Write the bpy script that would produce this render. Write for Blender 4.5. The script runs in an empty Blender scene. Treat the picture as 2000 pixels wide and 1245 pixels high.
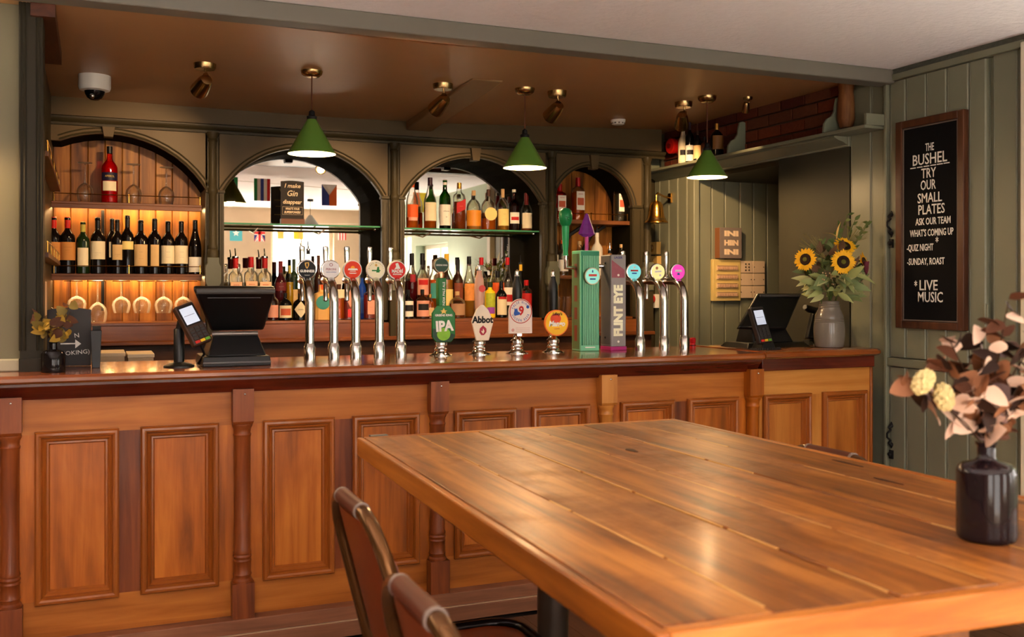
import bpy, bmesh, math, random
from mathutils import Vector, Matrix
SC = bpy.context.scene
COL = SC.collection
random.seed(7)
PI = math.pi

# ---------------------------------------------------------------- camera
TH = math.radians(22.87)
CS, CC = math.sin(TH), math.cos(TH)
FPX, EYE, V0 = 1944.0, 1.44, 562.0
cam = bpy.data.cameras.new('camera')
cam.lens = FPX / 2000 * 36
cam.sensor_width = 36
cam.shift_y = -(622.5 - V0) / 2000
cam.clip_start = 0.05
cam.dof.use_dof = True
cam.dof.focus_distance = 4.9
cam.dof.aperture_fstop = 4.5
camo = bpy.data.objects.new('camera', cam)
camo.location = (0, 0, EYE)
camo.rotation_euler = (PI / 2, 0, -TH)
COL.objects.link(camo)
SC.camera = camo

def at(u, v, X=None, Y=None, Z=None):
    """point of the real plane X=, Y= or Z= that a photograph pixel shows"""
    a = (u - 1000) / FPX
    d = (CS + CC * a, CC - CS * a, (V0 - v) / FPX)
    if X is not None: t = X / d[0]
    elif Y is not None: t = Y / d[1]
    else: t = (Z - EYE) / d[2]
    return Vector((d[0] * t, d[1] * t, EYE + d[2] * t))

# ---------------------------------------------------------------- world, exposure
w = bpy.data.worlds.new('sky')
SC.world = w
w.use_nodes = True
bg = w.node_tree.nodes['Background']
bg.inputs[0].default_value = (1.0, 0.92, 0.84, 1)
bg.inputs[1].default_value = 8
SC.view_settings.view_transform = 'Standard'
SC.view_settings.look = 'None'
SC.view_settings.gamma = 1
SC.view_settings.use_curve_mapping = False
SC.view_settings.exposure = 0.12
SC.cycles.max_bounces = 9
SC.cycles.diffuse_bounces = 4
SC.cycles.glossy_bounces = 4
SC.cycles.transmission_bounces = 4
SC.cycles.transparent_max_bounces = 24
SC.cycles.caustics_reflective = False
SC.cycles.caustics_refractive = False
SC.cycles.sample_clamp_indirect = 20

def light(name, kind, loc, power, col=(1, 1, 1), rot=(0, 0, 0), **k):
    l = bpy.data.lights.new(name, kind)
    l.energy = power
    l.color = col
    for a, b in k.items():
        if a == 'portal': l.cycles.is_portal = b
        else: setattr(l, a, b)
    o = bpy.data.objects.new(name, l)
    o.location = loc
    o.rotation_euler = rot
    COL.objects.link(o)
    return o
sd = Vector((0.12, 0.55, -0.83))           # sun falling steeply through the windows behind the camera
light('sun', 'SUN', (0, -6, 8), 380, (1.0, 0.93, 0.88), rot=sd.to_track_quat('-Z', 'Y').to_euler(), angle=0.02)
# daylight comes in through the windows: portals guide the sky sampling
WINS = [  # wall, along0, along1, z0, z1
    ('front', -1.2, 0.1, 0.75, 2.3),
    ('front', 0.45, 1.6, 0.55, 2.35),
    ('front', 2.38, 3.3, 0.75, 2.3),
    ('right', -1.3, 0.0, 0.8, 2.2),  # unseen window added to bring more daylight to the ceiling
    ('right', 0.2, 1.5, 0.8, 2.0)]
FRONT_Y, RIGHT_X, ROOM_RX = -1.6, 3.9, 4.0
for k, a0, a1, z0, z1 in WINS:
    c = (a0 + a1) / 2
    if k == 'front':
        light('window_daylight', 'AREA', (c, FRONT_Y - 0.16, (z0 + z1) / 2), 1, rot=(PI / 2, 0, PI), shape='RECTANGLE', size=a1 - a0, size_y=z1 - z0, portal=True)
    else:
        light('window_daylight', 'AREA', (ROOM_RX + 0.16, c, (z0 + z1) / 2), 1, rot=(PI / 2, 0, PI / 2), shape='RECTANGLE', size=a1 - a0, size_y=z1 - z0, portal=True)

# ---------------------------------------------------------------- materials
def lin(c):
    c = c / 255
    return c / 12.92 if c <= 0.04045 else ((c + 0.055) / 1.055) ** 2.4
def rgb(c): return (lin(c[0]), lin(c[1]), lin(c[2]), 1)

def nodemat(name):
    m = bpy.data.materials.new(name)
    m.use_nodes = True
    nt = m.node_tree
    return m, nt, nt.nodes['Principled BSDF'], nt.nodes, nt.links

MC = {}
def P(name, col, rough=0.5, metal=0.0, var=0.06, scale=12, bump=0.0, coat=0.0, emit=None, es=0, spec=0.25):
    """plain material with a little procedural variation"""
    if name in MC: return MC[name]
    m, nt, b, N, L = nodemat(name)
    c = rgb(col)
    tc = N.new('ShaderNodeTexCoord'); no = N.new('ShaderNodeTexNoise')
    no.inputs['Scale'].default_value = scale; no.inputs['Detail'].default_value = 4
    L.new(tc.outputs['Object'], no.inputs['Vector'])
    mx = N.new('ShaderNodeMix'); mx.data_type = 'RGBA'
    mx.inputs[6].default_value = tuple(x * (1 - var) for x in c[:3]) + (1,)
    mx.inputs[7].default_value = tuple(min(1, x * (1 + var)) for x in c[:3]) + (1,)
    L.new(no.outputs['Fac'], mx.inputs[0]); L.new(mx.outputs[2], b.inputs['Base Color'])
    b.inputs['Roughness'].default_value = rough
    b.inputs['Metallic'].default_value = metal
    b.inputs['Coat Weight'].default_value = coat
    b.inputs['Coat Roughness'].default_value = 0.12
    b.inputs['Specular IOR Level'].default_value = spec
    if bump:
        bp = N.new('ShaderNodeBump'); bp.inputs['Strength'].default_value = bump; bp.inputs['Distance'].default_value = 0.01
        L.new(no.outputs['Fac'], bp.inputs['Height']); L.new(bp.outputs[0], b.inputs['Normal'])
    if emit:
        b.inputs['Emission Color'].default_value = rgb(emit); b.inputs['Emission Strength'].default_value = es
    MC[name] = m
    return m

def wood(name, dark, mid, light_, axis='z', rough=0.4, scale=1.0, rnd=0.25, coat=0.0, bump=0.08, worn=None, spec=0.3, con=0.15):
    """wood grain running along one axis, shifted for every object"""
    if name in MC: return MC[name]
    m, nt, b, N, L = nodemat(name)
    tc = N.new('ShaderNodeTexCoord'); oi = N.new('ShaderNodeObjectInfo')
    ad = N.new('ShaderNodeVectorMath'); ad.operation = 'MULTIPLY_ADD'
    cx = N.new('ShaderNodeCombineXYZ')
    for i in range(3): L.new(oi.outputs['Random'], cx.inputs[i])
    ad.inputs[1].default_value = (7.3, 5.1, 9.7)
    L.new(cx.outputs[0], ad.inputs[0]); L.new(tc.outputs['Object'], ad.inputs[2])
    mp = N.new('ShaderNodeMapping')
    s = [22.0, 22.0, 22.0]; s['xyz'.index(axis)] = 1.3
    mp.inputs['Scale'].default_value = [q * scale for q in s]
    L.new(ad.outputs[0], mp.inputs[0])
    n1 = N.new('ShaderNodeTexNoise'); n1.inputs['Scale'].default_value = 1.0; n1.inputs['Detail'].default_value = 7; n1.inputs['Roughness'].default_value = 0.62; n1.inputs['Distortion'].default_value = 0.6
    L.new(mp.outputs[0], n1.inputs['Vector'])
    mp2 = N.new('ShaderNodeMapping'); s2 = [3.2, 3.2, 3.2]; s2['xyz'.index(axis)] = 0.7
    mp2.inputs['Scale'].default_value = [q * scale for q in s2]
    L.new(ad.outputs[0], mp2.inputs[0])
    n2 = N.new('ShaderNodeTexNoise'); n2.inputs['Scale'].default_value = 1.4; n2.inputs['Detail'].default_value = 3; n2.inputs['Distortion'].default_value = 1.5
    L.new(mp2.outputs[0], n2.inputs['Vector'])
    av = N.new('ShaderNodeMath'); av.operation = 'MULTIPLY_ADD'; av.inputs[1].default_value = 0.55
    mu = N.new('ShaderNodeMath'); mu.operation = 'MULTIPLY'; mu.inputs[1].default_value = 0.45
    L.new(n2.outputs['Fac'], mu.inputs[0]); L.new(n1.outputs['Fac'], av.inputs[0]); L.new(mu.outputs[0], av.inputs[2])
    cr = N.new('ShaderNodeValToRGB'); e = cr.color_ramp.elements
    e[0].position = 0.5 - con; e[0].color = rgb(dark); e[1].position = 0.5 + con; e[1].color = rgb(light_)
    q = e.new(0.5); q.color = rgb(mid)
    L.new(av.outputs[0], cr.inputs[0])
    hs = N.new('ShaderNodeHueSaturation')
    mr = N.new('ShaderNodeMapRange'); mr.inputs[3].default_value = 1 - rnd; mr.inputs[4].default_value = 1 + rnd
    L.new(oi.outputs['Random'], mr.inputs[0]); L.new(mr.outputs[0], hs.inputs['Value']); L.new(cr.outputs[0], hs.inputs['Color'])
    out = hs.outputs[0]
    if worn:
        n3 = N.new('ShaderNodeTexNoise'); n3.inputs['Scale'].default_value = 2.6; n3.inputs['Detail'].default_value = 9; n3.inputs['Roughness'].default_value = 0.7
        L.new(ad.outputs[0], n3.inputs['Vector'])
        c3 = N.new('ShaderNodeValToRGB'); c3.color_ramp.elements[0].position = 0.52; c3.color_ramp.elements[1].position = 0.72
        c3.color_ramp.elements[1].color = (0.75, 0.75, 0.75, 1)
        L.new(n3.outputs['Fac'], c3.inputs[0])
        mx = N.new('ShaderNodeMix'); mx.data_type = 'RGBA'; mx.inputs[7].default_value = rgb(worn)
        L.new(c3.outputs[0], mx.inputs[0]); L.new(out, mx.inputs[6]); out = mx.outputs[2]
        rr = N.new('ShaderNodeMapRange'); rr.inputs[3].default_value = rough; rr.inputs[4].default_value = min(1, rough + 0.3)
        L.new(c3.outputs[0], rr.inputs[0]); L.new(rr.outputs[0], b.inputs['Roughness'])
    else:
        b.inputs['Roughness'].default_value = rough
    L.new(out, b.inputs['Base Color'])
    b.inputs['Coat Weight'].default_value = coat; b.inputs['Coat Roughness'].default_value = 0.15
    b.inputs['Specular IOR Level'].default_value = spec
    bp = N.new('ShaderNodeBump'); bp.inputs['Strength'].default_value = bump; bp.inputs['Distance'].default_value = 0.004
    L.new(n1.outputs['Fac'], bp.inputs['Height']); L.new(bp.outputs[0], b.inputs['Normal'])
    MC[name] = m
    return m

def thin_glass(name, tint, clear=0.85, rough=0.03, haze=0.35):
    """a thin glass skin: see-through tint plus mirror-like sheen at grazing angles"""
    if name in MC: return MC[name]
    m, nt, b, N, L = nodemat(name)
    N.remove(b)
    o = N['Material Output']
    tr = N.new('ShaderNodeBsdfTransparent'); tr.inputs[0].default_value = rgb(tint)
    gl = N.new('ShaderNodeBsdfGlossy'); gl.inputs['Roughness'].default_value = rough
    lw = N.new('ShaderNodeLayerWeight'); lw.inputs[0].default_value = 0.28
    mr = N.new('ShaderNodeMapRange'); mr.inputs[3].default_value = (1 - clear) * 0.35; mr.inputs[4].default_value = 0.85
    L.new(lw.outputs['Fresnel'], mr.inputs[0])
    tl = N.new('ShaderNodeBsdfTranslucent'); tl.inputs[0].default_value = rgb(tint)
    ge = N.new('ShaderNodeMixShader'); ge.inputs[0].default_value = haze
    L.new(gl.outputs[0], ge.inputs[1]); L.new(tl.outputs[0], ge.inputs[2])
    mx = N.new('ShaderNodeMixShader')
    L.new(mr.outputs[0], mx.inputs[0]); L.new(tr.outputs[0], mx.inputs[1]); L.new(ge.outputs[0], mx.inputs[2]); L.new(mx.outputs[0], o.inputs[0])
    MC[name] = m
    return m

def liquid(name, tint, body):
    """see-through drink: tinted transparency with some scattering"""
    if name in MC: return MC[name]
    m, nt, b, N, L = nodemat(name)
    N.remove(b)
    o = N['Material Output']
    tr = N.new('ShaderNodeBsdfTransparent'); tr.inputs[0].default_value = rgb(tint)
    df = N.new('ShaderNodeBsdfTranslucent'); df.inputs[0].default_value = rgb(tint)
    d2 = N.new('ShaderNodeBsdfDiffuse'); d2.inputs[0].default_value = rgb(tint)
    ms = N.new('ShaderNodeMixShader'); ms.inputs[0].default_value = 0.5
    L.new(df.outputs[0], ms.inputs[1]); L.new(d2.outputs[0], ms.inputs[2])
    mx = N.new('ShaderNodeMixShader'); mx.inputs[0].default_value = body
    L.new(tr.outputs[0], mx.inputs[1]); L.new(ms.outputs[0], mx.inputs[2]); L.new(mx.outputs[0], o.inputs[0])
    MC[name] = m
    return m

def glow(name, col, s):
    if name in MC: return MC[name]
    m, nt, b, N, L = nodemat(name)
    N.remove(b)
    e = N.new('ShaderNodeEmission'); e.inputs[0].default_value = rgb(col); e.inputs[1].default_value = s
    L.new(e.outputs[0], N['Material Output'].inputs[0])
    MC[name] = m
    return m

# ---------------------------------------------------------------- mesh builder
def wloc(o):
    v = Vector((0, 0, 0))
    while o: v = v + Vector(o.location); o = o.parent
    return v

class MB:
    def __init__(s): s.v = []; s.f = []; s.mi = []; s.cur = 0; s.M = None
    def add(s, vs, fs):
        n = len(s.v)
        if s.M is not None: vs = [s.M @ Vector(p) for p in vs]
        s.v += [tuple(p) for p in vs]; s.f += [tuple(i + n for i in f) for f in fs]; s.mi += [s.cur] * len(fs)
        return s
    def box(s, x0, x1, y0, y1, z0, z1):
        return s.add([(x0, y0, z0), (x1, y0, z0), (x1, y1, z0), (x0, y1, z0), (x0, y0, z1), (x1, y0, z1), (x1, y1, z1), (x0, y1, z1)],
                     [(0, 3, 2, 1), (4, 5, 6, 7), (0, 1, 5, 4), (1, 2, 6, 5), (2, 3, 7, 6), (3, 0, 4, 7)])
    def hexa(s, p): return s.add(p, [(0, 3, 2, 1), (4, 5, 6, 7), (0, 1, 5, 4), (1, 2, 6, 5), (2, 3, 7, 6), (3, 0, 4, 7)])
    def quad(s, a, b, c, d): return s.add([a, b, c, d], [(0, 1, 2, 3)])
    def lathe(s, prof, c=(0, 0, 0), n=20, a0=0, a1=None, sx=1, sy=1, sq=0, axis='z'):
        """prof: (radius, height) from bottom to top; sq squares the section off"""
        full = a1 is None
        if full: a1 = a0 + 2 * PI
        k = n if full else n + 1
        vs = []
        for r, z in prof:
            for i in range(k):
                t = a0 + (a1 - a0) * i / n
                q = 1.0
                if sq: q = 1 / max(abs(math.cos(t)), abs(math.sin(t))) * sq + (1 - sq)
                x, y = r * q * math.cos(t) * sx, r * q * math.sin(t) * sy
                if axis == 'z': p = (c[0] + x, c[1] + y, c[2] + z)
                elif axis == 'y': p = (c[0] + x, c[1] - z, c[2] + y)
                else: p = (c[0] - z, c[1] - x, c[2] + y)
                vs.append(p)
        fs = []
        for j in range(len(prof) - 1):
            for i in range(n):
                i2 = (i + 1) % k
                fs.append((j * k + i, j * k + i2, (j + 1) * k + i2, (j + 1) * k + i))
        if full:
            if prof[0][0] > 1e-5: fs.append(tuple(range(k - 1, -1, -1)))
            if prof[-1][0] > 1e-5: fs.append(tuple(range((len(prof) - 1) * k, len(prof) * k)))
        return s.add(vs, fs)
    def cyl(s, c, r, h, n=16, axis='z'): return s.lathe([(r, 0), (r, h)], c, n, axis=axis)
    def tube(s, pts, r, n=8, cap=True, closed=False):
        pts = [Vector(p) for p in pts]
        m = len(pts)
        rs = r if isinstance(r, (list, tuple)) else [r] * m
        vs = []; up = None
        for i, p in enumerate(pts):
            if closed: d = pts[(i + 1) % m] - pts[i - 1]
            else: d = pts[min(i + 1, m - 1)] - pts[max(i - 1, 0)]
            d.normalize()
            if up is None:
                up = Vector((0, 0, 1)) if abs(d.z) < 0.9 else Vector((1, 0, 0))
            up = (up - d * up.dot(d)).normalized()
            si = d.cross(up)
            for k in range(n):
                t = 2 * PI * k / n
                vs.append(p + (si * math.cos(t) + up * math.sin(t)) * rs[i])
        fs = []
        for i in range(m if closed else m - 1):
            j = (i + 1) % m
            for k in range(n):
                k2 = (k + 1) % n
                fs.append((i * n + k, j * n + k, j * n + k2, i * n + k2))
        if cap and not closed:
            fs.append(tuple(range(n))); fs.append(tuple(range((m - 1) * n + n - 1, (m - 1) * n - 1, -1)))
        return s.add(vs, fs)
    def prism(s, poly, a, b, plane='xz'):
        """outline extruded from a to b along the third axis"""
        def put(p, q):
            if plane == 'xz': return (p[0], q, p[1])
            if plane == 'yz': return (q, p[0], p[1])
            return (p[0], p[1], q)
        n = len(poly)
        vs = [put(p, a) for p in poly] + [put(p, b) for p in poly]
        fs = [tuple(range(n)), tuple(range(2 * n - 1, n - 1, -1))]
        fs += [(i, (i + 1) % n, n + (i + 1) % n, n + i) for i in range(n)]
        return s.add(vs, fs)
    def sweep_rect(s, x0, x1, z0, z1, prof, y):
        """picture-frame moulding: prof = (inset, proud) pairs; faces -Y"""
        vs = []
        for i, h in prof:
            vs += [(x0 + i, y - h, z0 + i), (x1 - i, y - h, z0 + i), (x1 - i, y - h, z1 - i), (x0 + i, y - h, z1 - i)]
        fs = []
        for j in range(len(prof) - 1):
            for k in range(4):
                k2 = (k + 1) % 4
                fs.append((j * 4 + k, j * 4 + k2, (j + 1) * 4 + k2, (j + 1) * 4 + k))
        return s.add(vs, fs)
    def ball(s, c, r, n=12, m=8, sz=1.0):
        prof = [(max(1e-6, r * math.cos(-PI / 2 + PI * j / m)), r * sz * math.sin(-PI / 2 + PI * j / m)) for j in range(m + 1)]
        return s.lathe(prof, c, n)
    def build(s, name, mat, parent=None, local=False, smooth=True, bevel=0.0, ang=40, kind=None):
        me = bpy.data.meshes.new(name)
        off = Vector((0, 0, 0)) if (local or parent is None) else wloc(parent)
        me.from_pydata([tuple(Vector(p) - off) for p in s.v], [], s.f)
        mats = mat if isinstance(mat, (list, tuple)) else [mat]
        for m in mats: me.materials.append(m)
        if len(mats) > 1: me.polygons.foreach_set('material_index', s.mi)
        bm = bmesh.new(); bm.from_mesh(me)
        bmesh.ops.recalc_face_normals(bm, faces=bm.faces)
        bm.to_mesh(me); bm.free()
        if smooth:
            me.polygons.foreach_set('use_smooth', [True] * len(me.polygons))
            me.set_sharp_from_angle(angle=math.radians(ang))
        me.update()
        o = bpy.data.objects.new(name, me)
        COL.objects.link(o)
        if parent: o.parent = parent
        if bevel:
            b = o.modifiers.new('bevel', 'BEVEL'); b.width = bevel; b.segments = 2; b.limit_method = 'ANGLE'; b.harden_normals = False
        if kind: o['kind'] = kind
        return o

def B(x0, x1, y0, y1, z0, z1): return MB().box(x0, x1, y0, y1, z0, z1)

def thing(name, label, cat, loc=(0, 0, 0), rz=0, group=None):
    o = bpy.data.objects.new(name, None)
    o.empty_display_size = 0.05
    COL.objects.link(o)
    o.location = loc; o.rotation_euler = (0, 0, rz)
    o['label'] = label; o['category'] = cat
    if group: o['group'] = group
    return o
def tag(o, label, cat, group=None):
    o['label'] = label; o['category'] = cat
    if group: o['group'] = group
    return o
def struct(o): o['kind'] = 'structure'; return o
def dup(root, loc, rz=None, label=None, group=None):
    r = root.copy(); COL.objects.link(r); r.location = loc
    if rz is not None: r.rotation_euler = (0, 0, rz)
    if label: r['label'] = label
    if group: r['group'] = group
    for ch in list(root.children):
        c = ch.copy(); COL.objects.link(c); c.parent = r
        for g in list(ch.children):
            d = g.copy(); COL.objects.link(d); d.parent = c
    return r

def text(s, size, mat, parent, loc, face='-y', name='lettering', sx=1.0, bold=0.0, align='CENTER', shear=0.0, roll=0.0, local=False, depth=0.0004, font=None):
    cu = bpy.data.curves.new(name, 'FONT')
    cu.body = s; cu.size = size; cu.align_x = align; cu.align_y = 'CENTER'
    cu.offset = bold; cu.extrude = depth; cu.shear = shear; cu.resolution_u = 2
    cu.materials.append(mat)
    o = bpy.data.objects.new(name, cu)
    COL.objects.link(o)
    R = {'-y': Matrix.Rotation(PI / 2, 4, 'X'), '-x': Matrix.Rotation(-PI / 2, 4, 'Z') @ Matrix.Rotation(PI / 2, 4, 'X'),
         '+y': Matrix.Rotation(PI, 4, 'Z') @ Matrix.Rotation(PI / 2, 4, 'X')}[face] if isinstance(face, str) else face
    R = R @ Matrix.Rotation(roll, 4, 'Z') @ Matrix.Diagonal((sx, 1, 1, 1))
    p = Vector(loc)
    if parent:
        o.parent = parent
        if not local: p = p - wloc(parent)
    o.matrix_local = Matrix.Translation(p) @ R
    return o
# ================================================================ materials used
GREEN = P('sage_paint', (120, 121, 101), 0.4, var=0.05, scale=5, bump=0.04, spec=0.35)
GREEN_SHADE = P('recess_shade', (26, 23, 14), 0.85, spec=0.02)  # near-black colour puts the shade of the recesses into soffits and reveals
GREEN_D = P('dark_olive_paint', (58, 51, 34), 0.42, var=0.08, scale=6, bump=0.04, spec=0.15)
GREEN_B = P('back_bar_paint', (88, 73, 50), 0.42, var=0.08, scale=6, bump=0.04, spec=0.15)
CREAM_WALL = P('cream_wall_paint', (112, 106, 84), 0.7, var=0.05, scale=4, bump=0.05)
MINT = P('mint_wall_paint', (176, 190, 166), 0.6, var=0.04)
WHITEGLOSS = P('cream_gloss', (214, 206, 182), 0.35, var=0.03)
PLASTER = P('ceiling_plaster', (244, 238, 240), 0.75, var=0.05, scale=38, bump=0.5)
BARCEIL = P('bar_ceiling_gloss', (172, 128, 86), 0.36, var=0.07, scale=5, bump=0.06)
BEAMP = P('beam_paint', (112, 108, 98), 0.45, var=0.05, bump=0.05)
STONEW = P('rear_wall_plaster', (186, 164, 138), 0.8, var=0.12, scale=5, bump=0.3)
BAR_W = wood('bar_mahogany', (126, 62, 10), (168, 88, 18), (194, 112, 34), 'z', 0.42, 1.0, 0.12, coat=0.08, con=0.14)
BAR_WX = wood('bar_mahogany_rail', (138, 72, 18), (168, 94, 28), (188, 112, 42), 'x', 0.42, 1.0, 0.08, coat=0.08)
BAR_RED = wood('bar_red_stile', (88, 38, 12), (122, 58, 22), (148, 76, 30), 'z', 0.4, 1.0, 0.08, coat=0.1)
BAR_MLD = wood('bar_moulding', (128, 64, 20), (150, 80, 28), (168, 94, 38), 'z', 0.3, 0.35, 0.06, coat=0.15, con=0.25, bump=0.02)
BAR_DARK = wood('bar_dark_mahogany', (62, 18, 10), (88, 28, 16), (112, 40, 22), 'x', 0.25, 1.0, 0.05, coat=0.4)
BAR_TOP = wood('bar_top_wood', (100, 46, 16), (136, 68, 26), (160, 86, 36), 'x', 0.16, 1.0, 0.05, coat=0.8, bump=0.03)
BAR_PALE = wood('bar_pale_oak', (164, 96, 34), (190, 122, 52), (208, 142, 70), 'z', 0.36, 1.0, 0.05, coat=0.2)
BAR_PALEX = wood('bar_pale_oak_rail', (158, 90, 32), (190, 122, 52), (208, 144, 72), 'x', 0.36, 0.7, 0.05, coat=0.2)
PLINTH_W = wood('plinth_wood', (104, 62, 40), (132, 82, 56), (152, 100, 70), 'x', 0.5, 1.0, 0.1)
BACKPLANK = wood('back_plank', (78, 38, 8), (140, 84, 24), (182, 120, 44), 'z', 0.45, 0.8, 0.2, con=0.12)
SHELF_W = wood('shelf_wood', (78, 44, 22), (104, 60, 30), (124, 76, 40), 'x', 0.4, 1.0, 0.08)
LEDGE_W = wood('ledge_wood', (92, 46, 20), (122, 66, 30), (146, 84, 40), 'x', 0.3, 1.0, 0.08, coat=0.3)
BOUNCE_FLOOR = P('bounce_floor', (222, 210, 198), 0.55, var=0.1)  # unseen floor made pale to bounce light up to the ceiling
FLOOR_W = wood('floor_board', (66, 42, 28), (92, 60, 40), (112, 78, 54), 'y', 0.45, 0.8, 0.2)
BRASS = P('brass', (214, 160, 72), 0.22, 1.0, var=0.05)
BRASS_OLD = P('aged_brass', (176, 146, 100), 0.25, 1.0, var=0.15)
CHROME = P('chrome', (222, 220, 216), 0.08, 1.0, var=0.02)
STEEL = P('brushed_steel', (206, 203, 198), 0.17, 1.0, var=0.05, scale=40)
BLACK = P('black_plastic', (10, 10, 11), 0.38, var=0.1, spec=0.35)
BLACK_M = P('black_matt', (20, 19, 19), 0.6, var=0.1)
GREY_M = P('grey_plastic', (98, 98, 98), 0.4)
WHITE = P('white_plastic', (232, 226, 214), 0.45, var=0.03)
INK_W = P('white_print', (238, 234, 224), 0.6, var=0.01)
INK_K = P('black_print', (24, 20, 20), 0.6, var=0.01)
INK_R = P('red_print', (188, 36, 34), 0.6, var=0.01)
INK_B = P('blue_print', (44, 84, 160), 0.6, var=0.01)
INK_Y = P('yellow_print', (226, 190, 96), 0.6, var=0.01)
MIRROR = P('mirror_glass', (236, 232, 222), 0.01, 1.0, var=0.0)
GLASS = thin_glass('clear_glass', (250, 249, 244), 0.7, 0.03, 0.55)
GLASS_SH = thin_glass('shelf_glass', (196, 226, 206), 0.9)
GLASS_EDGE = P('green_glass_edge', (62, 128, 92), 0.15, var=0.1, scale=30)
WIN_GLASS = thin_glass('window_glass', (250, 250, 250), 0.97)

# ================================================================ room shell
ZC = 2.59
fl = struct(MB().box(-3.3, 4.1, -1.7, 6.7, -0.12, -0.012).build('floor', P('floor_gap', (30, 20, 14), 0.8)))
for i in range(37):            # floorboards, running away from the bar
    x0 = -1.1 + i * 0.135
    B(x0 + 0.0015, x0 + 0.1335, 0.2, 4.0, -0.012, 0.0).build('floorboard', FLOOR_W, fl, bevel=0)
B(-3.3, -1.1, -1.7, 4.0, -0.012, 0).build('board_run', BOUNCE_FLOOR, fl)
B(3.895, 4.1, -1.7, 4.0, -0.012, 0).build('board_run', FLOOR_W, fl)
B(-1.1, 3.895, -1.7, 0.2, -0.012, 0).build('board_run', BOUNCE_FLOOR, fl)
B(-0.3, 4.1, 4.6, 6.7, -0.012, 0).build('board_run', P('bar_floor_tile', (52, 40, 34), 0.5), fl)
struct(B(-3.3, 4.1, -1.7, 4.1, ZC, ZC + 0.1).build('ceiling', PLASTER))
struct(B(-0.3, 3.9, 4.05, 4.16, 2.515, ZC).build('trim_1', BEAMP, bevel=0.006))
# the lower, slightly sagging bar ceiling
m = MB()
xs = [-0.4, 0.6, 1.4, 2.2, 3.0, 3.95]; zz = [2.525, 2.515, 2.508, 2.52, 2.55, 2.585]
ys = [4.15, 5.0, 5.8, 6.7]
vs = [(x, y, z + (0.004 if 4.9 < y < 6 else 0)) for y in ys for x, z in zip(xs, zz)]
fs = [(j * 6 + i, j * 6 + i + 1, j * 6 + i + 7, j * 6 + i + 6) for j in range(3) for i in range(5)]
m.add(vs, fs); m.add([(x, y, 2.7) for x, y, z in vs], fs)
struct(m.build('ceiling_bar', BARCEIL))
m = MB()   # boxed beam under the bar ceiling, dying away towards the room
m.hexa([(1.80, 4.8, 2.512), (1.975, 4.8, 2.512), (2.05, 6.22, 2.46), (1.875, 6.22, 2.46), (1.80, 4.8, 2.56), (1.975, 4.8, 2.56), (2.05, 6.22, 2.56), (1.875, 6.22, 2.56)])
struct(m.build('trim_2', P('ceiling_beam_paint', (138, 108, 74), 0.45), bevel=0.008))
struct(B(-0.3, 4.7, 6.52, 6.7, 0, 2.8).build('wall_back', GREEN_D))
# left: room wall standing on the counter, side wall of the bar behind it
struct(B(-3.3, -0.25, 4.25, 4.37, 0, ZC).build('wall_left', CREAM_WALL))
struct(B(-3.3, -0.25, 4.22, 4.25, 1.12, 1.168).build('baseboard_left', P('cream_skirting', (168, 160, 132), 0.4), bevel=0.006))
struct(B(-0.33, -0.215, 4.37, 6.52, 0, 2.8).build('wall_side', GREEN_D))
struct(B(-3.4, -3.3, -1.7, 4.3, 0, ZC).build('wall_far_left', CREAM_WALL))
m = MB()   # moulded post
m.box(-0.253, -0.173, 4.20, 4.37, 1.12, 2.53)
for x in (-0.251, -0.236, -0.190, -0.178): m.tube([(x, 4.2, 1.2), (x, 4.2, 2.53)], 0.006, 6)
m.box(-0.256, -0.17, 4.192, 4.21, 1.12, 1.17)
m.box(-0.228, -0.198, 4.194, 4.2, 1.2, 2.53)
struct(m.build('trim_3', P('post_paint', (44, 39, 28), 0.5, spec=0.12)))
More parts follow.
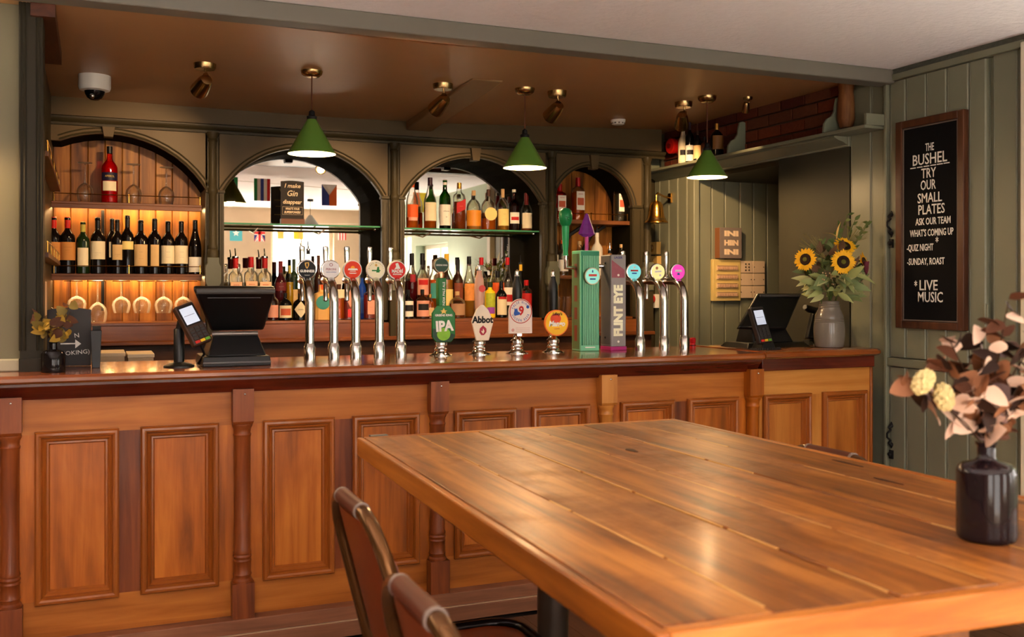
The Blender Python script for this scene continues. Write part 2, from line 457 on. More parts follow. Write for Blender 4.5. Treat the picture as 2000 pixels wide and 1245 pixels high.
# wall behind the camera, with the windows that light the room
def holed_wall(name, mat, wall, a0, a1):
    hs = sorted([q for q in WINS if q[0] == wall], key=lambda q: q[1])
    m = MB()
    def bx(p0, p1, z0, z1):
        if wall == 'front': m.box(p0, p1, FRONT_Y - 0.25, FRONT_Y, z0, z1)
        else: m.box(ROOM_RX, ROOM_RX + 0.25, p0, p1, z0, z1)
    c = a0
    for _, b0, b1, z0, z1 in hs:
        bx(c, b0, 0, 2.6); bx(b0, b1, 0, z0); bx(b0, b1, z1, 2.6); c = b1
    bx(c, a1, 0, 2.6)
    return struct(m.build(name, mat))
holed_wall('wall_front', STONEW, 'front', -3.3, 4.2)
holed_wall('wall_room_right', MINT, 'right', -1.6, 3.25)
for i, (k, b0, b1, z0, z1) in enumerate(WINS):
    f = MB(); g = MB()
    def wb(p0, p1, q0, q1, dep=0.03, off=0.12):
        if k == 'front': f.box(p0, p1, FRONT_Y - off - dep, FRONT_Y - off, q0, q1)
        else: f.box(ROOM_RX + off, ROOM_RX + off + dep, p0, p1, q0, q1)
    wb(b0, b0 + 0.05, z0, z1); wb(b1 - 0.05, b1, z0, z1); wb(b0 + 0.05, b1 - 0.05, z0, z0 + 0.05); wb(b0 + 0.05, b1 - 0.05, z1 - 0.05, z1)
    zm = (z0 + z1) / 2; cm = (b0 + b1) / 2
    wb(b0 + 0.05, b1 - 0.05, zm - 0.02, zm + 0.02); wb(cm - 0.012, cm + 0.012, z0 + 0.05, zm - 0.02); wb(cm - 0.012, cm + 0.012, zm + 0.02, z1 - 0.05)
    wo = struct(f.build('window_%d' % (i + 1), WHITEGLOSS))
    for p0, p1 in ((b0 + 0.05, cm - 0.012), (cm + 0.012, b1 - 0.05)):
        for q0, q1 in ((z0 + 0.05, zm - 0.02), (zm + 0.02, z1 - 0.05)):
            g = MB()
            if k == 'front': g.box(p0, p1, FRONT_Y - 0.138, FRONT_Y - 0.134, q0, q1)
            else: g.box(ROOM_RX + 0.134, ROOM_RX + 0.138, p0, p1, q0, q1)
            g.build('pane', WIN_GLASS, wo)
    s = MB()
    if k == 'front': s.box(b0 - 0.04, b1 + 0.04, FRONT_Y, FRONT_Y + 0.05, z0 - 0.035, z0)
    else: s.box(ROOM_RX - 0.05, ROOM_RX, b0 - 0.04, b1 + 0.04, z0 - 0.035, z0)
    s.build('window_sill', WHITEGLOSS, wo)

# ---------------------------------------------------------------- right wall, boarded
wr = MB()
wr.box(3.925, 4.2, 3.25, 4.39, 0, 2.6)            # behind the doors
wr.box(3.93, 4.05, 4.39, 5.02, 0, 2.245)
wr.box(3.93, 4.05, 4.39, 6.0, 2.245, 2.32)
wr.box(3.93, 4.05, 6.0, 6.52, 0, 2.6)
wr.box(3.94, 4.05, 4.39, 6.0, 2.32, 2.62)
wr = struct(wr.build('wall_right', GREEN))
def boards(edges, z0, z1, parent, mat=GREEN, x=3.925, t=0.022, name='board'):
    """tongue-and-groove boards standing side by side with a bead at each joint"""
    for a, b in zip(edges[:-1], edges[1:]):
        m = MB(); lo, hi = min(a, b) + 0.0025, max(a, b) - 0.0025
        m.prism([(lo, x), (lo, x - t + 0.006), (lo + 0.006, x - t), (hi - 0.012, x - t), (hi - 0.010, x - t + 0.004), (hi - 0.007, x - t + 0.001), (hi - 0.003, x - t + 0.001), (hi, x - t + 0.006), (hi, x)], z0, z1, 'yx')
        m.v = [(q[1], q[0], q[2]) for q in m.v]
        m.build(name, mat, parent)
boards([4.09, 4.23, 4.39], 1.06, 2.54, wr)
boards([4.09, 4.23, 4.39], 0.02, 1.06, wr)
boards([3.26, 3.30, 3.437], 0.02, 2.53, wr)
boards([6.0, 6.054, 6.175, 6.293, 6.422, 6.50], 0.9, 2.30, wr, x=3.93)
d1 = struct(B(3.915, 3.925, 3.465, 4.085, 1.075, 2.525).build('door_1', GREEN))
boards([4.085, 3.972, 3.834, 3.703, 3.568, 3.465], 1.075, 2.525, d1, x=3.916, name='plank')
d2 = struct(B(3.915, 3.925, 3.465, 4.085, 0.03, 1.02).build('door_2', GREEN))
boards([4.085, 3.972, 3.834, 3.703, 3.568, 3.465], 0.03, 1.02, d2, x=3.916, name='plank')
def latch(door, y, z, h):
    m = MB()
    for s in (1, -1):
        zz0 = z + s * h * 0.5
        m.tube([(3.885, y, z + s * h * 0.28), (3.872, y, z + s * h * 0.4), (3.89, y, zz0)], [0.006, 0.006, 0.012], 8)
        m.prism([(y - 0.012, zz0), (y, zz0 + s * 0.02), (y + 0.012, zz0), (y, zz0 - s * 0.012)], 3.887, 3.893, 'yz')
    m.tube([(3.885, y, z - h * 0.28), (3.862, y, z - h * 0.1), (3.862, y, z + h * 0.1), (3.885, y, z + h * 0.28)], 0.0055, 8)
    m.box(3.885, 3.895, y - 0.012, y + 0.012, z - h * 0.5 - 0.075, z - h * 0.5 - 0.03)
    m.ball((3.88, y, z - h * 0.5 - 0.05), 0.012, 8, 6)
    m.build('latch', BLACK_M, door)
latch(d1, 4.066, 1.775, 0.10); latch(d2, 4.066, 0.66, 0.10)
m = MB(); m.box(3.888, 3.9, 3.452, 3.478, 1.27, 1.36); m.tube([(3.888, 3.465, 1.265), (3.888, 3.465, 1.365)], 0.006, 8)
m.build('hinge', GREEN, d1, bevel=0.002)
struct(B(3.882, 3.925, 3.46, 4.10, 1.025, 1.07).build('trim_4', GREEN, bevel=0.006))
struct(B(3.88, 3.93, 3.25, 4.10, 2.53, 2.565).build('trim_5', GREEN, bevel=0.004))
struct(B(3.887, 3.93, 3.25, 4.10, 2.566, ZC).build('trim_6', P('dark_caulk_strip', (78, 80, 70), 0.8, var=0.3, scale=60, bump=0.6)))
struct(MB().box(3.875, 3.925, 4.088, 4.108, 0.0, 2.53).build('trim_7', GREEN, bevel=0.004))
struct(B(3.86, 4.0, 3.16, 3.25, 0, 2.55).build('trim_8', WHITEGLOSS, bevel=0.006))
# flat panel, header and the alcove beside it
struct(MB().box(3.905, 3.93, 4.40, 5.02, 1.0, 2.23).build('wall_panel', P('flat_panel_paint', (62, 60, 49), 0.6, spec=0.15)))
struct(MB().box(3.89, 3.93, 4.39, 6.02, 2.23, 2.30).build('trim_9', GREEN, bevel=0.004))
struct(MB().box(3.885, 3.93, 5.93, 6.0, 0.9, 2.24).build('trim_10', GREEN, bevel=0.005))
struct(MB().box(3.92, 3.96, 5.02, 5.045, 1.70, 2.16).build('gap_shade_strip', BLACK_M))  # black strip standing in for the shade in the gap beside the panel
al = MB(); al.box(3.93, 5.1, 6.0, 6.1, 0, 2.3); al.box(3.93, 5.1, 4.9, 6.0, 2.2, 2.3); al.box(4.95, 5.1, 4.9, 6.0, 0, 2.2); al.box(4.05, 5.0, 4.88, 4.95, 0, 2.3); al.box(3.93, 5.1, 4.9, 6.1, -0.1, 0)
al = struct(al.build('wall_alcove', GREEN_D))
ex = [3.94, 4.067, 4.18, 4.308, 4.425, 4.547, 4.66, 4.78, 4.9]
for a, b in zip(ex[:-1], ex[1:]):
    MB().prism([(a + 0.003, 6.0), (a + 0.003, 5.987), (a + 0.008, 5.982), (b - 0.008, 5.982), (b - 0.003, 5.987), (b - 0.003, 6.0)], 0.8, 2.2, 'xy').build('board', GREEN, al)

# bricks above the shelf on the right wall
BR = [P('brick_%d' % i, c, 0.85, var=0.25, scale=30, bump=0.5) for i, c in enumerate([(92, 40, 22), (108, 50, 28), (76, 34, 22), (98, 54, 34)])]
bw = struct(B(3.925, 3.945, 4.42, 6.36, 2.30, 2.615).build('wall_brick', P('mortar', (84, 66, 50), 0.9, bump=0.4)))
for row in range(4):
    y = 4.44 - (0.11 if row % 2 else 0)
    while y < 6.34:
        a, b = max(y, 4.43), min(y + 0.215, 6.35)
        if b - a > 0.04:
            pr = random.uniform(0, 0.008)
            z0 = 2.305 + row * 0.075
            B(3.902 - pr, 3.926, a, b, z0, min(z0 + 0.065, 2.60)).build('brick', random.choice(BR), bw, bevel=0.004)
        y += 0.226
m = MB(); m.lathe([(0.035, 0), (0.05, 0.05), (0.048, 0.13), (0.04, 0.2), (0.046, 0.25)], (3.87, 4.385, 2.33), 10)
struct(m.build('trim_12', wood('old_beam_end', (70, 36, 18), (110, 66, 34), (150, 104, 58), 'z', 0.6)))
# plate shelf along the right wall
sh = thing('wall_shelf', 'long sage green plate shelf with scrolled brackets high on the right wall', 'shelf', (3.85, 5.2, 2.28))
m = MB(); m.prism([(3.76, 2.285), (3.76, 2.305), (3.90, 2.305), (3.90, 2.285)], 4.12, 6.46, 'xz')
m.build('shelf_board', GREEN, sh, bevel=0.004)
m = MB(); m.prism([(3.90, 2.285), (3.80, 2.285), (3.80, 2.275), (3.83, 2.262), (3.86, 2.255), (3.90, 2.235)], 4.40, 6.46, 'xz')
m.build('cove_moulding', GREEN, sh)
B(3.755, 3.90, 4.10, 4.12, 2.30, 2.36).build('end_block', GREEN, sh, bevel=0.003)
for y in (6.42, 5.36, 4.45):
    pts = [(3.90, 2.306), (3.90, 2.51), (3.875, 2.515), (3.855, 2.505), (3.846, 2.47), (3.84, 2.43), (3.82, 2.40), (3.79, 2.385), (3.768, 2.355), (3.762, 2.306)]
    MB().prism(pts, y - 0.008, y + 0.008, 'xz').build('bracket', P('bracket_paint', (120, 126, 106), 0.4), sh, bevel=0.002)
# ================================================================ back bar
YB, YM = 6.2, 6.5
bb = thing('back_bar', 'dark olive arched back bar with turned columns, mirrors and planked recesses', 'shelving', (1.7, 6.35, 0))
COLX = [0.665, 1.79, 2.905, 3.66]
BAYS = [(-0.215, 0.635, 0.087, 0.545, 2.33, 'wood'), (0.70, 1.755, 1.222, 0.49, 2.305, 'mirror'), (1.825, 2.87, 2.348, 0.487, 2.305, 'mirror'), (2.94, 3.62, 3.235, 0.312, 2.29, 'wood')]
ZS, ZCOR, ZL = 2.02, 2.37, 1.235
def arc(cx, hw, top, n=20, grow=0.0):
    rise = top - ZS
    R = (hw * hw + rise * rise) / (2 * rise); cz = top - R
    a = math.asin(min(1, hw / R)) if rise < hw else PI / 2
    R += grow
    return [(cx + R * math.sin(-a + 2 * a * i / n), cz + R * math.cos(-a + 2 * a * i / n)) for i in range(n + 1)]
m = MB(); m.box(-0.215, 3.79, 6.205, 6.24, ZCOR, 2.60); m.build('frieze', GREEN_B, bb)
m = MB()
m.prism([(6.205, 2.365), (6.175, 2.365), (6.172, 2.378), (6.182, 2.384), (6.168, 2.392), (6.160, 2.402), (6.160, 2.412), (6.205, 2.424)], -0.215, 3.80, 'yz')
m.build('cornice', GREEN_D, bb)
for bi, (x0, x1, cx, hw, top, kind) in enumerate(BAYS):
    a = [p for p in arc(cx, hw, top) if p[0] > x0 - 0.001]
    if bi == 0: a = [(x0, a[0][1])] + a
    m = MB()                                                    # spandrel: strips from the arch up to the cornice
    for p, q in zip(a[:-1], a[1:]):
        m.hexa([(p[0], 6.2, p[1]), (q[0], 6.2, q[1]), (q[0], 6.235, q[1]), (p[0], 6.235, p[1]), (p[0], 6.2, ZCOR), (q[0], 6.2, ZCOR), (q[0], 6.235, ZCOR), (p[0], 6.235, ZCOR)])
    if bi: m.box(x0, a[0][0], 6.2, 6.235, ZS, ZCOR)
    m.box(a[-1][0], x1, 6.2, 6.235, ZS, ZCOR)
    m.build('arch_panel', GREEN_B, bb)
    m = MB()                                                    # soffit of the arch
    for p, q in zip(a[:-1], a[1:]):
        m.hexa([(p[0], 6.235, p[1]), (q[0], 6.235, q[1]), (q[0], YM, q[1]), (p[0], YM, p[1]), (p[0], 6.235, p[1] + 0.02), (q[0], 6.235, q[1] + 0.02), (q[0], YM, q[1] + 0.02), (p[0], YM, p[1] + 0.02)])
    m.build('arch_soffit', GREEN_SHADE, bb)
    m = MB()
    for g, r in ((0.008, 0.007), (0.03, 0.005)):
        b_ = [p for p in arc(cx, hw, top, grow=g) if p[0] > x0]
        m.tube([(p[0], 6.197, p[1]) for p in b_], r, 6)
    m.build('arch_bead', GREEN_D, bb)
    m = MB(); k = 0.03
    m.hexa([(cx - k * .8, 6.175, top - 0.022), (cx + k * .8, 6.175, top - 0.022), (cx + k * .8, 6.24, top - 0.022), (cx - k * .8, 6.24, top - 0.022), (cx - k * 1.2, 6.175, ZCOR), (cx + k * 1.2, 6.175, ZCOR), (cx + k * 1.2, 6.24, ZCOR), (cx - k * 1.2, 6.24, ZCOR)])
    m.build('keystone', GREEN_B, bb, bevel=0.002)
    # jamb pilasters with small capitals
    jx = [(x0, cx - hw), (cx + hw, x1)]
    if bi == 0: jx = jx[1:]
    for p, q in jx:
        B(p - 0.0005, q + 0.0005, 6.235, YM, ZL - 0.13, ZS).build('jamb_reveal', GREEN_SHADE, bb)
        m = MB(); m.box(p, q, 6.2, 6.235, ZL - 0.13, ZS - 0.012); m.box(p + 0.006, p + 0.012, 6.195, 6.2, ZL, ZS - 0.03); m.box(q - 0.012, q - 0.006, 6.195, 6.2, ZL, ZS - 0.03)
        m.build('jamb', GREEN_D, bb)
        B(p - 0.006, q + 0.006, 6.188, 6.25, ZS - 0.012, ZS + 0.006).build('capital', GREEN_D, bb, bevel=0.003)
    lo, hi = (x0 if bi == 0 else cx - hw), cx + hw
    if kind == 'mirror':
        B(lo, hi, YM, YM + 0.008, ZL, ZS + 0.32).build('mirror', MIRROR, bb)
    else:
        x = lo
        while x < hi - 0.01:
            x2 = min(x + 0.096, hi)
            MB().prism([(x + 0.001, YM + 0.012), (x + 0.001, YM + 0.004), (x + 0.005, YM), (x2 - 0.005, YM), (x2 - 0.001, YM + 0.004), (x2 - 0.001, YM + 0.012)], ZL, ZS + 0.33, 'xy').build('plank', BACKPLANK, bb)
            x = x2
for x in COLX:
    m = MB()
    prof = [(0.034, 1.62), (0.034, 1.66), (0.026, 1.67), (0.03, 1.685), (0.023, 1.70), (0.023, 2.0), (0.03, 2.01), (0.03, 2.03), (0.023, 2.04), (0.0225, 2.31), (0.03, 2.32), (0.024, 2.33), (0.038, 2.36), (0.038, 2.37)]
    m.lathe(prof, (x, 6.19, 0), 16)
    m.build('column', GREEN_D, bb)
    B(x - 0.04, x + 0.04, 6.20, YM, ZL - 0.13, 2.37).build('column_back', GREEN_D, bb)
    m = MB()                                                    # shaped block under the column
    m.prism([(x - 0.034, 1.62), (x + 0.034, 1.62), (x + 0.034, 1.585), (x + 0.046, 1.565), (x + 0.046, 1.47), (x + 0.034, 1.45), (x + 0.034, 1.42), (x - 0.034, 1.42), (x - 0.034, 1.45), (x - 0.046, 1.47), (x - 0.046, 1.565), (x - 0.034, 1.585)], 6.15, 6.2, 'xz')
    m.build('column_block', P('grey_green_paint', (92, 92, 76), 0.4), bb, bevel=0.003)
    B(x - 0.036, x + 0.036, 6.16, 6.2, 1.11, 1.42).build('column_foot', GREEN_D, bb, bevel=0.003)
# ledge, riser and worktop of the back counter
m = MB(); m.box(-0.215, 3.70, 6.20, YM, ZL - 0.02, ZL); m.build('ledge', LEDGE_W, bb, bevel=0.004)
B(-0.215, 3.70, 6.19, 6.2, 1.13, ZL - 0.02).build('riser', LEDGE_W, bb)
m = MB(); m.prism([(6.2, 1.10), (6.155, 1.10), (6.145, 1.108), (6.145, 1.122), (6.155, 1.13), (6.2, 1.13)], -0.215, 3.70, 'yz'); m.build('bullnose', LEDGE_W, bb)
B(-0.215, 3.70, 6.20, YM, 0, 1.10).build('base_cabinet', wood('back_base_wood', (46, 24, 12), (66, 36, 18), (82, 48, 26), 'x', 0.5), bb)
# left bay shelves
def gallery(x0, x1, y, z, n):
    m = MB(); m.tube([(x0, y, z + 0.045), (x1, y, z + 0.045)], 0.0028, 6)
    for i in range(n):
        x = x0 + (x1 - x0) * i / (n - 1); m.cyl((x, y, z), 0.003, 0.045, 6); m.ball((x, y, z + 0.048), 0.006, 6, 5)
    return m
LED = glow('led_strip', (255, 208, 140), 75)
for z in (1.935, 1.52):
    MB().box(-0.215, 0.607, 6.235, YM, z - 0.014, z).box(-0.215, 0.607, 6.235, 6.25, z - 0.038, z - 0.014).build('shelf', SHELF_W, bb, bevel=0.002)
    gallery(-0.2, 0.598, 6.245, z, 3).build('gallery_rail', BRASS, bb)
    B(-0.2, 0.6, 6.43, 6.445, z - 0.021, z - 0.0145).build('light_strip', LED, bb)
B(0.05, 0.068, 6.46, 6.495, 1.30, 1.905).build('shelf_upright', BLACK_M, bb)
z = 1.915
B(2.925, 3.545, 6.235, YM, z - 0.028, z).build('shelf', SHELF_W, bb, bevel=0.003)
gallery(2.95, 3.53, 6.245, z, 3).build('gallery_rail', BRASS, bb)
B(2.925, 3.545, 6.235, YM, 1.50, 1.525).build('shelf', SHELF_W, bb, bevel=0.003)
m = MB()
for x in (3.08, 3.25): m.tube([(x, 6.46, 1.55), (x + 0.02, 6.45, 1.7), (x + 0.08, 6.42, 1.82), (x + 0.16, 6.36, 1.885)], 0.014, 6)
m.build('shelf_bracket', BLACK_M, bb)
# glass shelves with metal carriers
for bi, z in ((1, 1.835), (2, 1.83)):
    cx, hw = BAYS[bi][2], BAYS[bi][3]
    B(cx - hw + 0.004, cx + hw - 0.004, 6.24, YM - 0.002, z - 0.008, z).build('glass_shelf', GLASS_SH, bb)
    B(cx - hw + 0.004, cx + hw - 0.004, 6.232, 6.2395, z - 0.009, z + 0.0005).build('glass_edge', GLASS_EDGE, bb)
    m = MB(); m.tube([(cx - hw, 6.30, z - 0.018), (cx + hw, 6.30, z - 0.018)], 0.006, 8)
    for x in (cx - hw * .55, cx + hw * .3): m.tube([(x, YM, z - 0.045), (x, 6.30, z - 0.02)], 0.005, 6)
    m.build('shelf_carrier', BRASS_OLD, bb)
    m = MB(); m.ball((cx + hw - 0.02, 6.29, z - 0.018), 0.012, 8, 6); m.build('carrier_knob', CHROME, bb)
# glass hanging rails below the lower left shelf
m = MB()
for gx in (0.02, 0.157, 0.293, 0.398, 0.535, -0.10):
    for s in (-0.024, 0.024): m.tube([(gx + s, 6.26, 1.477), (gx + s, 6.46, 1.477)], 0.0022, 5)
    m.tube([(gx - 0.05, 6.26, 1.477), (gx + 0.05, 6.26, 1.477)], 0.0022, 5)
    m.tube([(gx - 0.05, 6.26, 1.477), (gx - 0.05, 6.26, 1.492)], 0.0022, 5); m.tube([(gx + 0.05, 6.26, 1.477), (gx + 0.05, 6.26, 1.492)], 0.0022, 5)
m.build('glass_rack', BRASS, bb)
for x, w_ in ((-0.06, 0.1),): pass

# ================================================================ bar counter
YF = 4.124
PIL = [-0.28, 0.556, 1.381, 2.208, 3.035]
PROF = [(0, 0), (0, 0.016), (0.006, 0.024), (0.014, 0.026), (0.021, 0.022), (0.024, 0.012), (0.027, 0.008), (0.033, 0.012), (0.038, 0.006), (0.041, -0.002), (0.047, -0.001), (0.052, -0.009)]
bc = thing('bar_counter', 'long panelled mahogany bar counter front with turned pilasters', 'bar counter', (1.0, 4.3, 0))
B(-1.4, 3.07, 4.15, 4.6, 0.0, 1.075).build('carcass', BAR_DARK, bc)
B(-1.4, 3.07, YF, 4.15, 0.888, 1.03).build('top_rail', BAR_WX, bc)
B(-1.4, 3.07, YF, 4.15, 0.12, 0.262).build('bottom_rail', BAR_WX, bc)
def panel(p0, p1, parent, face, mld):
    m = MB(); m.sweep_rect(p0, p1, 0.249, 0.899, PROF, YF); m.build('moulding', mld, parent, smooth=True, ang=25)
    h = (p0 + p1) / 2
    B(p0 + 0.045, p1 - 0.045, YF + 0.009, 4.15, 0.295, 0.853).build('panel', face, parent)
for i in range(-1, 4):
    x0 = PIL[i] if i >= 0 else PIL[0] - 0.829
    x1 = x0 + 0.829
    for a, b, mt in ((x0, x0 + 0.09, BAR_W), (x0 + 0.37, x0 + 0.457, BAR_RED), (x0 + 0.74, x1, BAR_W)):
        B(a, b, YF, 4.15, 0.262, 0.888).build('stile', mt, bc)
    panel(x0 + 0.082, x0 + 0.375, bc, BAR_W, BAR_MLD)
    panel(x0 + 0.453, x0 + 0.746, bc, BAR_W, BAR_MLD)
def pilaster(x, mat):
    m = MB(); w2 = 0.041
    m.box(x - w2, x + w2, 4.07, YF, 0.905, 1.035)
    m.hexa([(x - w2 * .9, 4.078, 0.893), (x + w2 * .9, 4.078, 0.893), (x + w2 * .9, YF, 0.893), (x - w2 * .9, YF, 0.893), (x - w2, 4.07, 0.905), (x + w2, 4.07, 0.905), (x + w2, YF, 0.905), (x - w2, YF, 0.905)])
    m.box(x - 0.043, x + 0.043, 4.066, YF, 0.12, 0.26)
    m.lathe([(0.04, 0.26), (0.04, 0.268), (0.034, 0.275), (0.034, 0.285), (0.037, 0.29), (0.034, 0.296), (0.033, 0.34), (0.036, 0.345), (0.033, 0.352), (0.037, 0.362), (0.033, 0.37), (0.036, 0.378), (0.032, 0.39), (0.032, 0.84), (0.036, 0.85), (0.032, 0.858), (0.034, 0.875), (0.04, 0.885), (0.04, 0.893)], (x, 4.108, 0), 18)
    m.build('pilaster', mat, bc, bevel=0)
    s = MB(); s.ball((x + 0.005, 4.068, 1.015), 0.005, 8, 6); s.build('screw_head', CHROME, bc)
for i, x in enumerate(PIL): pilaster(x, BAR_PALE if i == 3 else BAR_RED if i != 4 else BAR_W)
m = MB(); m.prism([(4.124, 1.022), (4.104, 1.022), (4.10, 1.03), (4.085, 1.04), (4.07, 1.06), (4.05, 1.075), (4.05, 1.085), (4.15, 1.085)], -1.4, 3.05, 'yz')
m.build('apron_moulding', BAR_DARK, bc)
B(-1.4, 3.07, 4.06, 4.15, 0.064, 0.12).build('plinth', PLINTH_W, bc, bevel=0.003)
B(-1.4, 3.07, 4.052, 4.15, 0.0605, 0.064).build('plinth_joint', P('pale_joint', (176, 140, 112), 0.6), bc)
B(-1.4, 3.07, 4.045, 4.15, 0.0, 0.0605).build('plinth', PLINTH_W, bc, bevel=0.003)
# pale end cabinet
be = thing('bar_end_cabinet', 'paler oak end section of the bar with two panels against the green wall', 'bar counter', (3.45, 4.3, 0))
B(3.08, 3.80, 4.15, 4.6, 0.066, 1.075).build('carcass', BAR_DARK, be)
B(3.08, 3.80, YF, 4.15, 0.89, 1.025).build('top_rail', BAR_PALEX, be)
B(3.08, 3.80, YF, 4.15, 0.12, 0.262).build('bottom_rail', BAR_PALEX, be)
for a, b in ((3.085, 3.13), (3.39, 3.495), (3.755, 3.80)): B(a, b, YF, 4.15, 0.262, 0.89).build('stile', BAR_PALE, be)
BAR_END = wood('bar_end_panel', (150, 84, 26), (178, 106, 42), (196, 126, 56), 'z', 0.4, 1.0, 0.05, coat=0.1)
panel(3.105, 3.404, be, BAR_END, BAR_MLD); panel(3.478, 3.768, be, BAR_END, BAR_MLD)
B(3.08, 3.80, 4.045, 4.15, 0.0, 0.063).build('plinth', PLINTH_W, be, bevel=0.003)
B(3.796, 3.812, 4.115, 4.6, 0.066, 1.05).build('end_post', BAR_MLD, be, bevel=0.004)
B(3.08, 3.80, 4.09, YF, 1.022, 1.085).build('apron', BAR_DARK, be, bevel=0.004)
# worktops
bt = MB()
nose = [(4.05, 1.085), (4.022, 1.087), (4.012, 1.096), (4.012, 1.108), (4.022, 1.118), (4.05, 1.12)]
bt.prism(nose + [(4.63, 1.12), (4.63, 1.085)], -1.4, 3.04, 'yz')
tag(bt.build('worktop', BAR_TOP), 'long polished mahogany bar top with rounded front edge', 'worktop')
m = MB()
out = [(3.042, 4.005), (3.74, 4.005), (3.775, 4.02), (3.79, 4.055), (3.79, 4.07)]
def ring(ins, z): return [(3.042, 4.005 + ins)] + [(3.74, 4.005 + ins), (3.775 - ins * .7, 4.02 + ins * .7), (3.79 - ins, 4.055), (3.79 - ins, 4.63), (3.042, 4.63)]
rs = [(0.012, 1.088), (0.0, 1.098), (0.0, 1.114), (0.012, 1.124)]
vs = []; fs = []
for ins, z in rs: vs += [(x, y, z) for x, y in ring(ins, z)]
for j in range(3):
    for k in range(6): fs.append((j * 6 + k, j * 6 + (k + 1) % 6, j * 6 + 6 + (k + 1) % 6, j * 6 + 6 + k))
fs += [tuple(range(6)), tuple(range(18, 24))]
m.add(vs, fs)
tag(m.build('worktop', BAR_TOP), 'short bar top section with rounded corner under the stoneware vase', 'worktop')
# ================================================================ helpers for lettering bent to a circle
GLY = {}
def glyph(ch):
    if ch not in GLY:
        cu = bpy.data.curves.new('g', 'FONT'); cu.body = ch; cu.size = 1; cu.resolution_u = 1; cu.offset = 0.012; cu.align_y = 'CENTER'
        o = bpy.data.objects.new('g', cu); COL.objects.link(o)
        ev = o.evaluated_get(bpy.context.evaluated_depsgraph_get())
        me = ev.to_mesh()
        GLY[ch] = ([tuple(v.co) for v in me.vertices], [tuple(p.vertices) for p in me.polygons])
        ev.to_mesh_clear()
        bpy.data.objects.remove(o); bpy.data.curves.remove(cu)
    return GLY[ch]
def arc_text(m, s, c, r, size, mid, step, y, up=True, sx=0.8):
    """letters around a disc that faces -Y: mid = angle of the middle letter, degrees from the top"""
    n = len(s)
    for i, ch in enumerate(s):
        if ch == ' ': continue
        t = math.radians(mid + (i - (n - 1) / 2) * step * (1 if up else -1))
        px, pz = c[0] + r * math.sin(t), c[1] + r * math.cos(t)
        rot = -t if up else -t + PI
        vs, fs = glyph(ch)
        xm = (min(v[0] for v in vs) + max(v[0] for v in vs)) / 2
        out = []
        for vx, vy, _ in vs:
            a, b = (vx - xm) * size * sx, vy * size
            out.append((px + a * math.cos(rot) - b * math.sin(rot), y, pz + a * math.sin(rot) + b * math.cos(rot)))
        m.add(out, fs)
    return m
def disc(c, r, y0, y1, n=28):   # disc facing -Y
    return MB().lathe([(r, 0), (r, y1 - y0)], (c[0], y1, c[1]), n, axis='y')

# ================================================================ ceiling fittings
SHADE_G = P('green_enamel', (86, 124, 50), 0.32, var=0.05, coat=0.3)
SHADE_W = P('white_enamel', (250, 240, 214), 0.5, var=0.01)
BULB = glow('lamp_bulb', (255, 222, 160), 60)
def pendant(x, y, zt, zb, label, zrose, power):
    t = thing('pendant_lamp', label, 'lamp', (x, y, zb), group='green cone pendants over the bar')
    h = zt - zb; R = 0.118
    m = MB(); m.lathe([(R, 0), (R * 0.99, 0.004), (0.024, h - 0.006), (0.022, h)], (x, y, zb), 40); m.f = [f for f in m.f if len(f) == 4]
    m.build('shade', SHADE_G, t)
    m = MB(); m.lathe([(R - 0.001, 0.0005), (0.023, h - 0.008)], (x, y, zb), 40); m.f = [f for f in m.f if len(f) == 4]
    m.build('shade_lining', SHADE_W, t)
    m = MB(); m.lathe([(0.024, h - 0.004), (0.026, h + 0.01), (0.016, h + 0.016), (0.014, h + 0.035), (0.006, h + 0.042)], (x, y, zb), 16); m.build('lamp_cap', BLACK_M, t)
    m = MB(); m.tube([(x, y, zt + 0.03), (x, y, zrose - 0.03)], 0.0035, 6); m.build('cord', P('brown_flex', (92, 50, 30), 0.6), t)
    m = MB(); m.lathe([(0.015, -0.035), (0.035, -0.034), (0.05, -0.022), (0.055, -0.006), (0.055, 0.012)], (x, y, zrose), 24); m.build('ceiling_rose', BRASS_OLD, t)
    m = MB(); m.ball((x, y, zb + 0.06), 0.024, 14, 10, 1.15); m.build('bulb', BULB, t)
    light('pendant_light', 'POINT', (x, y, zb + 0.012), power, (1.0, 0.64, 0.32), shadow_soft_size=0.03)
    return t
pendant(1.005, 4.94, 2.279, 2.103, 'green cone pendant lamp over the left taps, in front of the first mirror', 2.52, 30)
pendant(2.168, 4.96, 2.26, 2.09, 'green cone pendant lamp with visible glowing bulb over the middle of the bar', 2.525, 30)
pendant(3.334, 4.95, 2.25, 2.088, 'green cone pendant lamp in front of the wall shelf bottles', 2.565, 17)

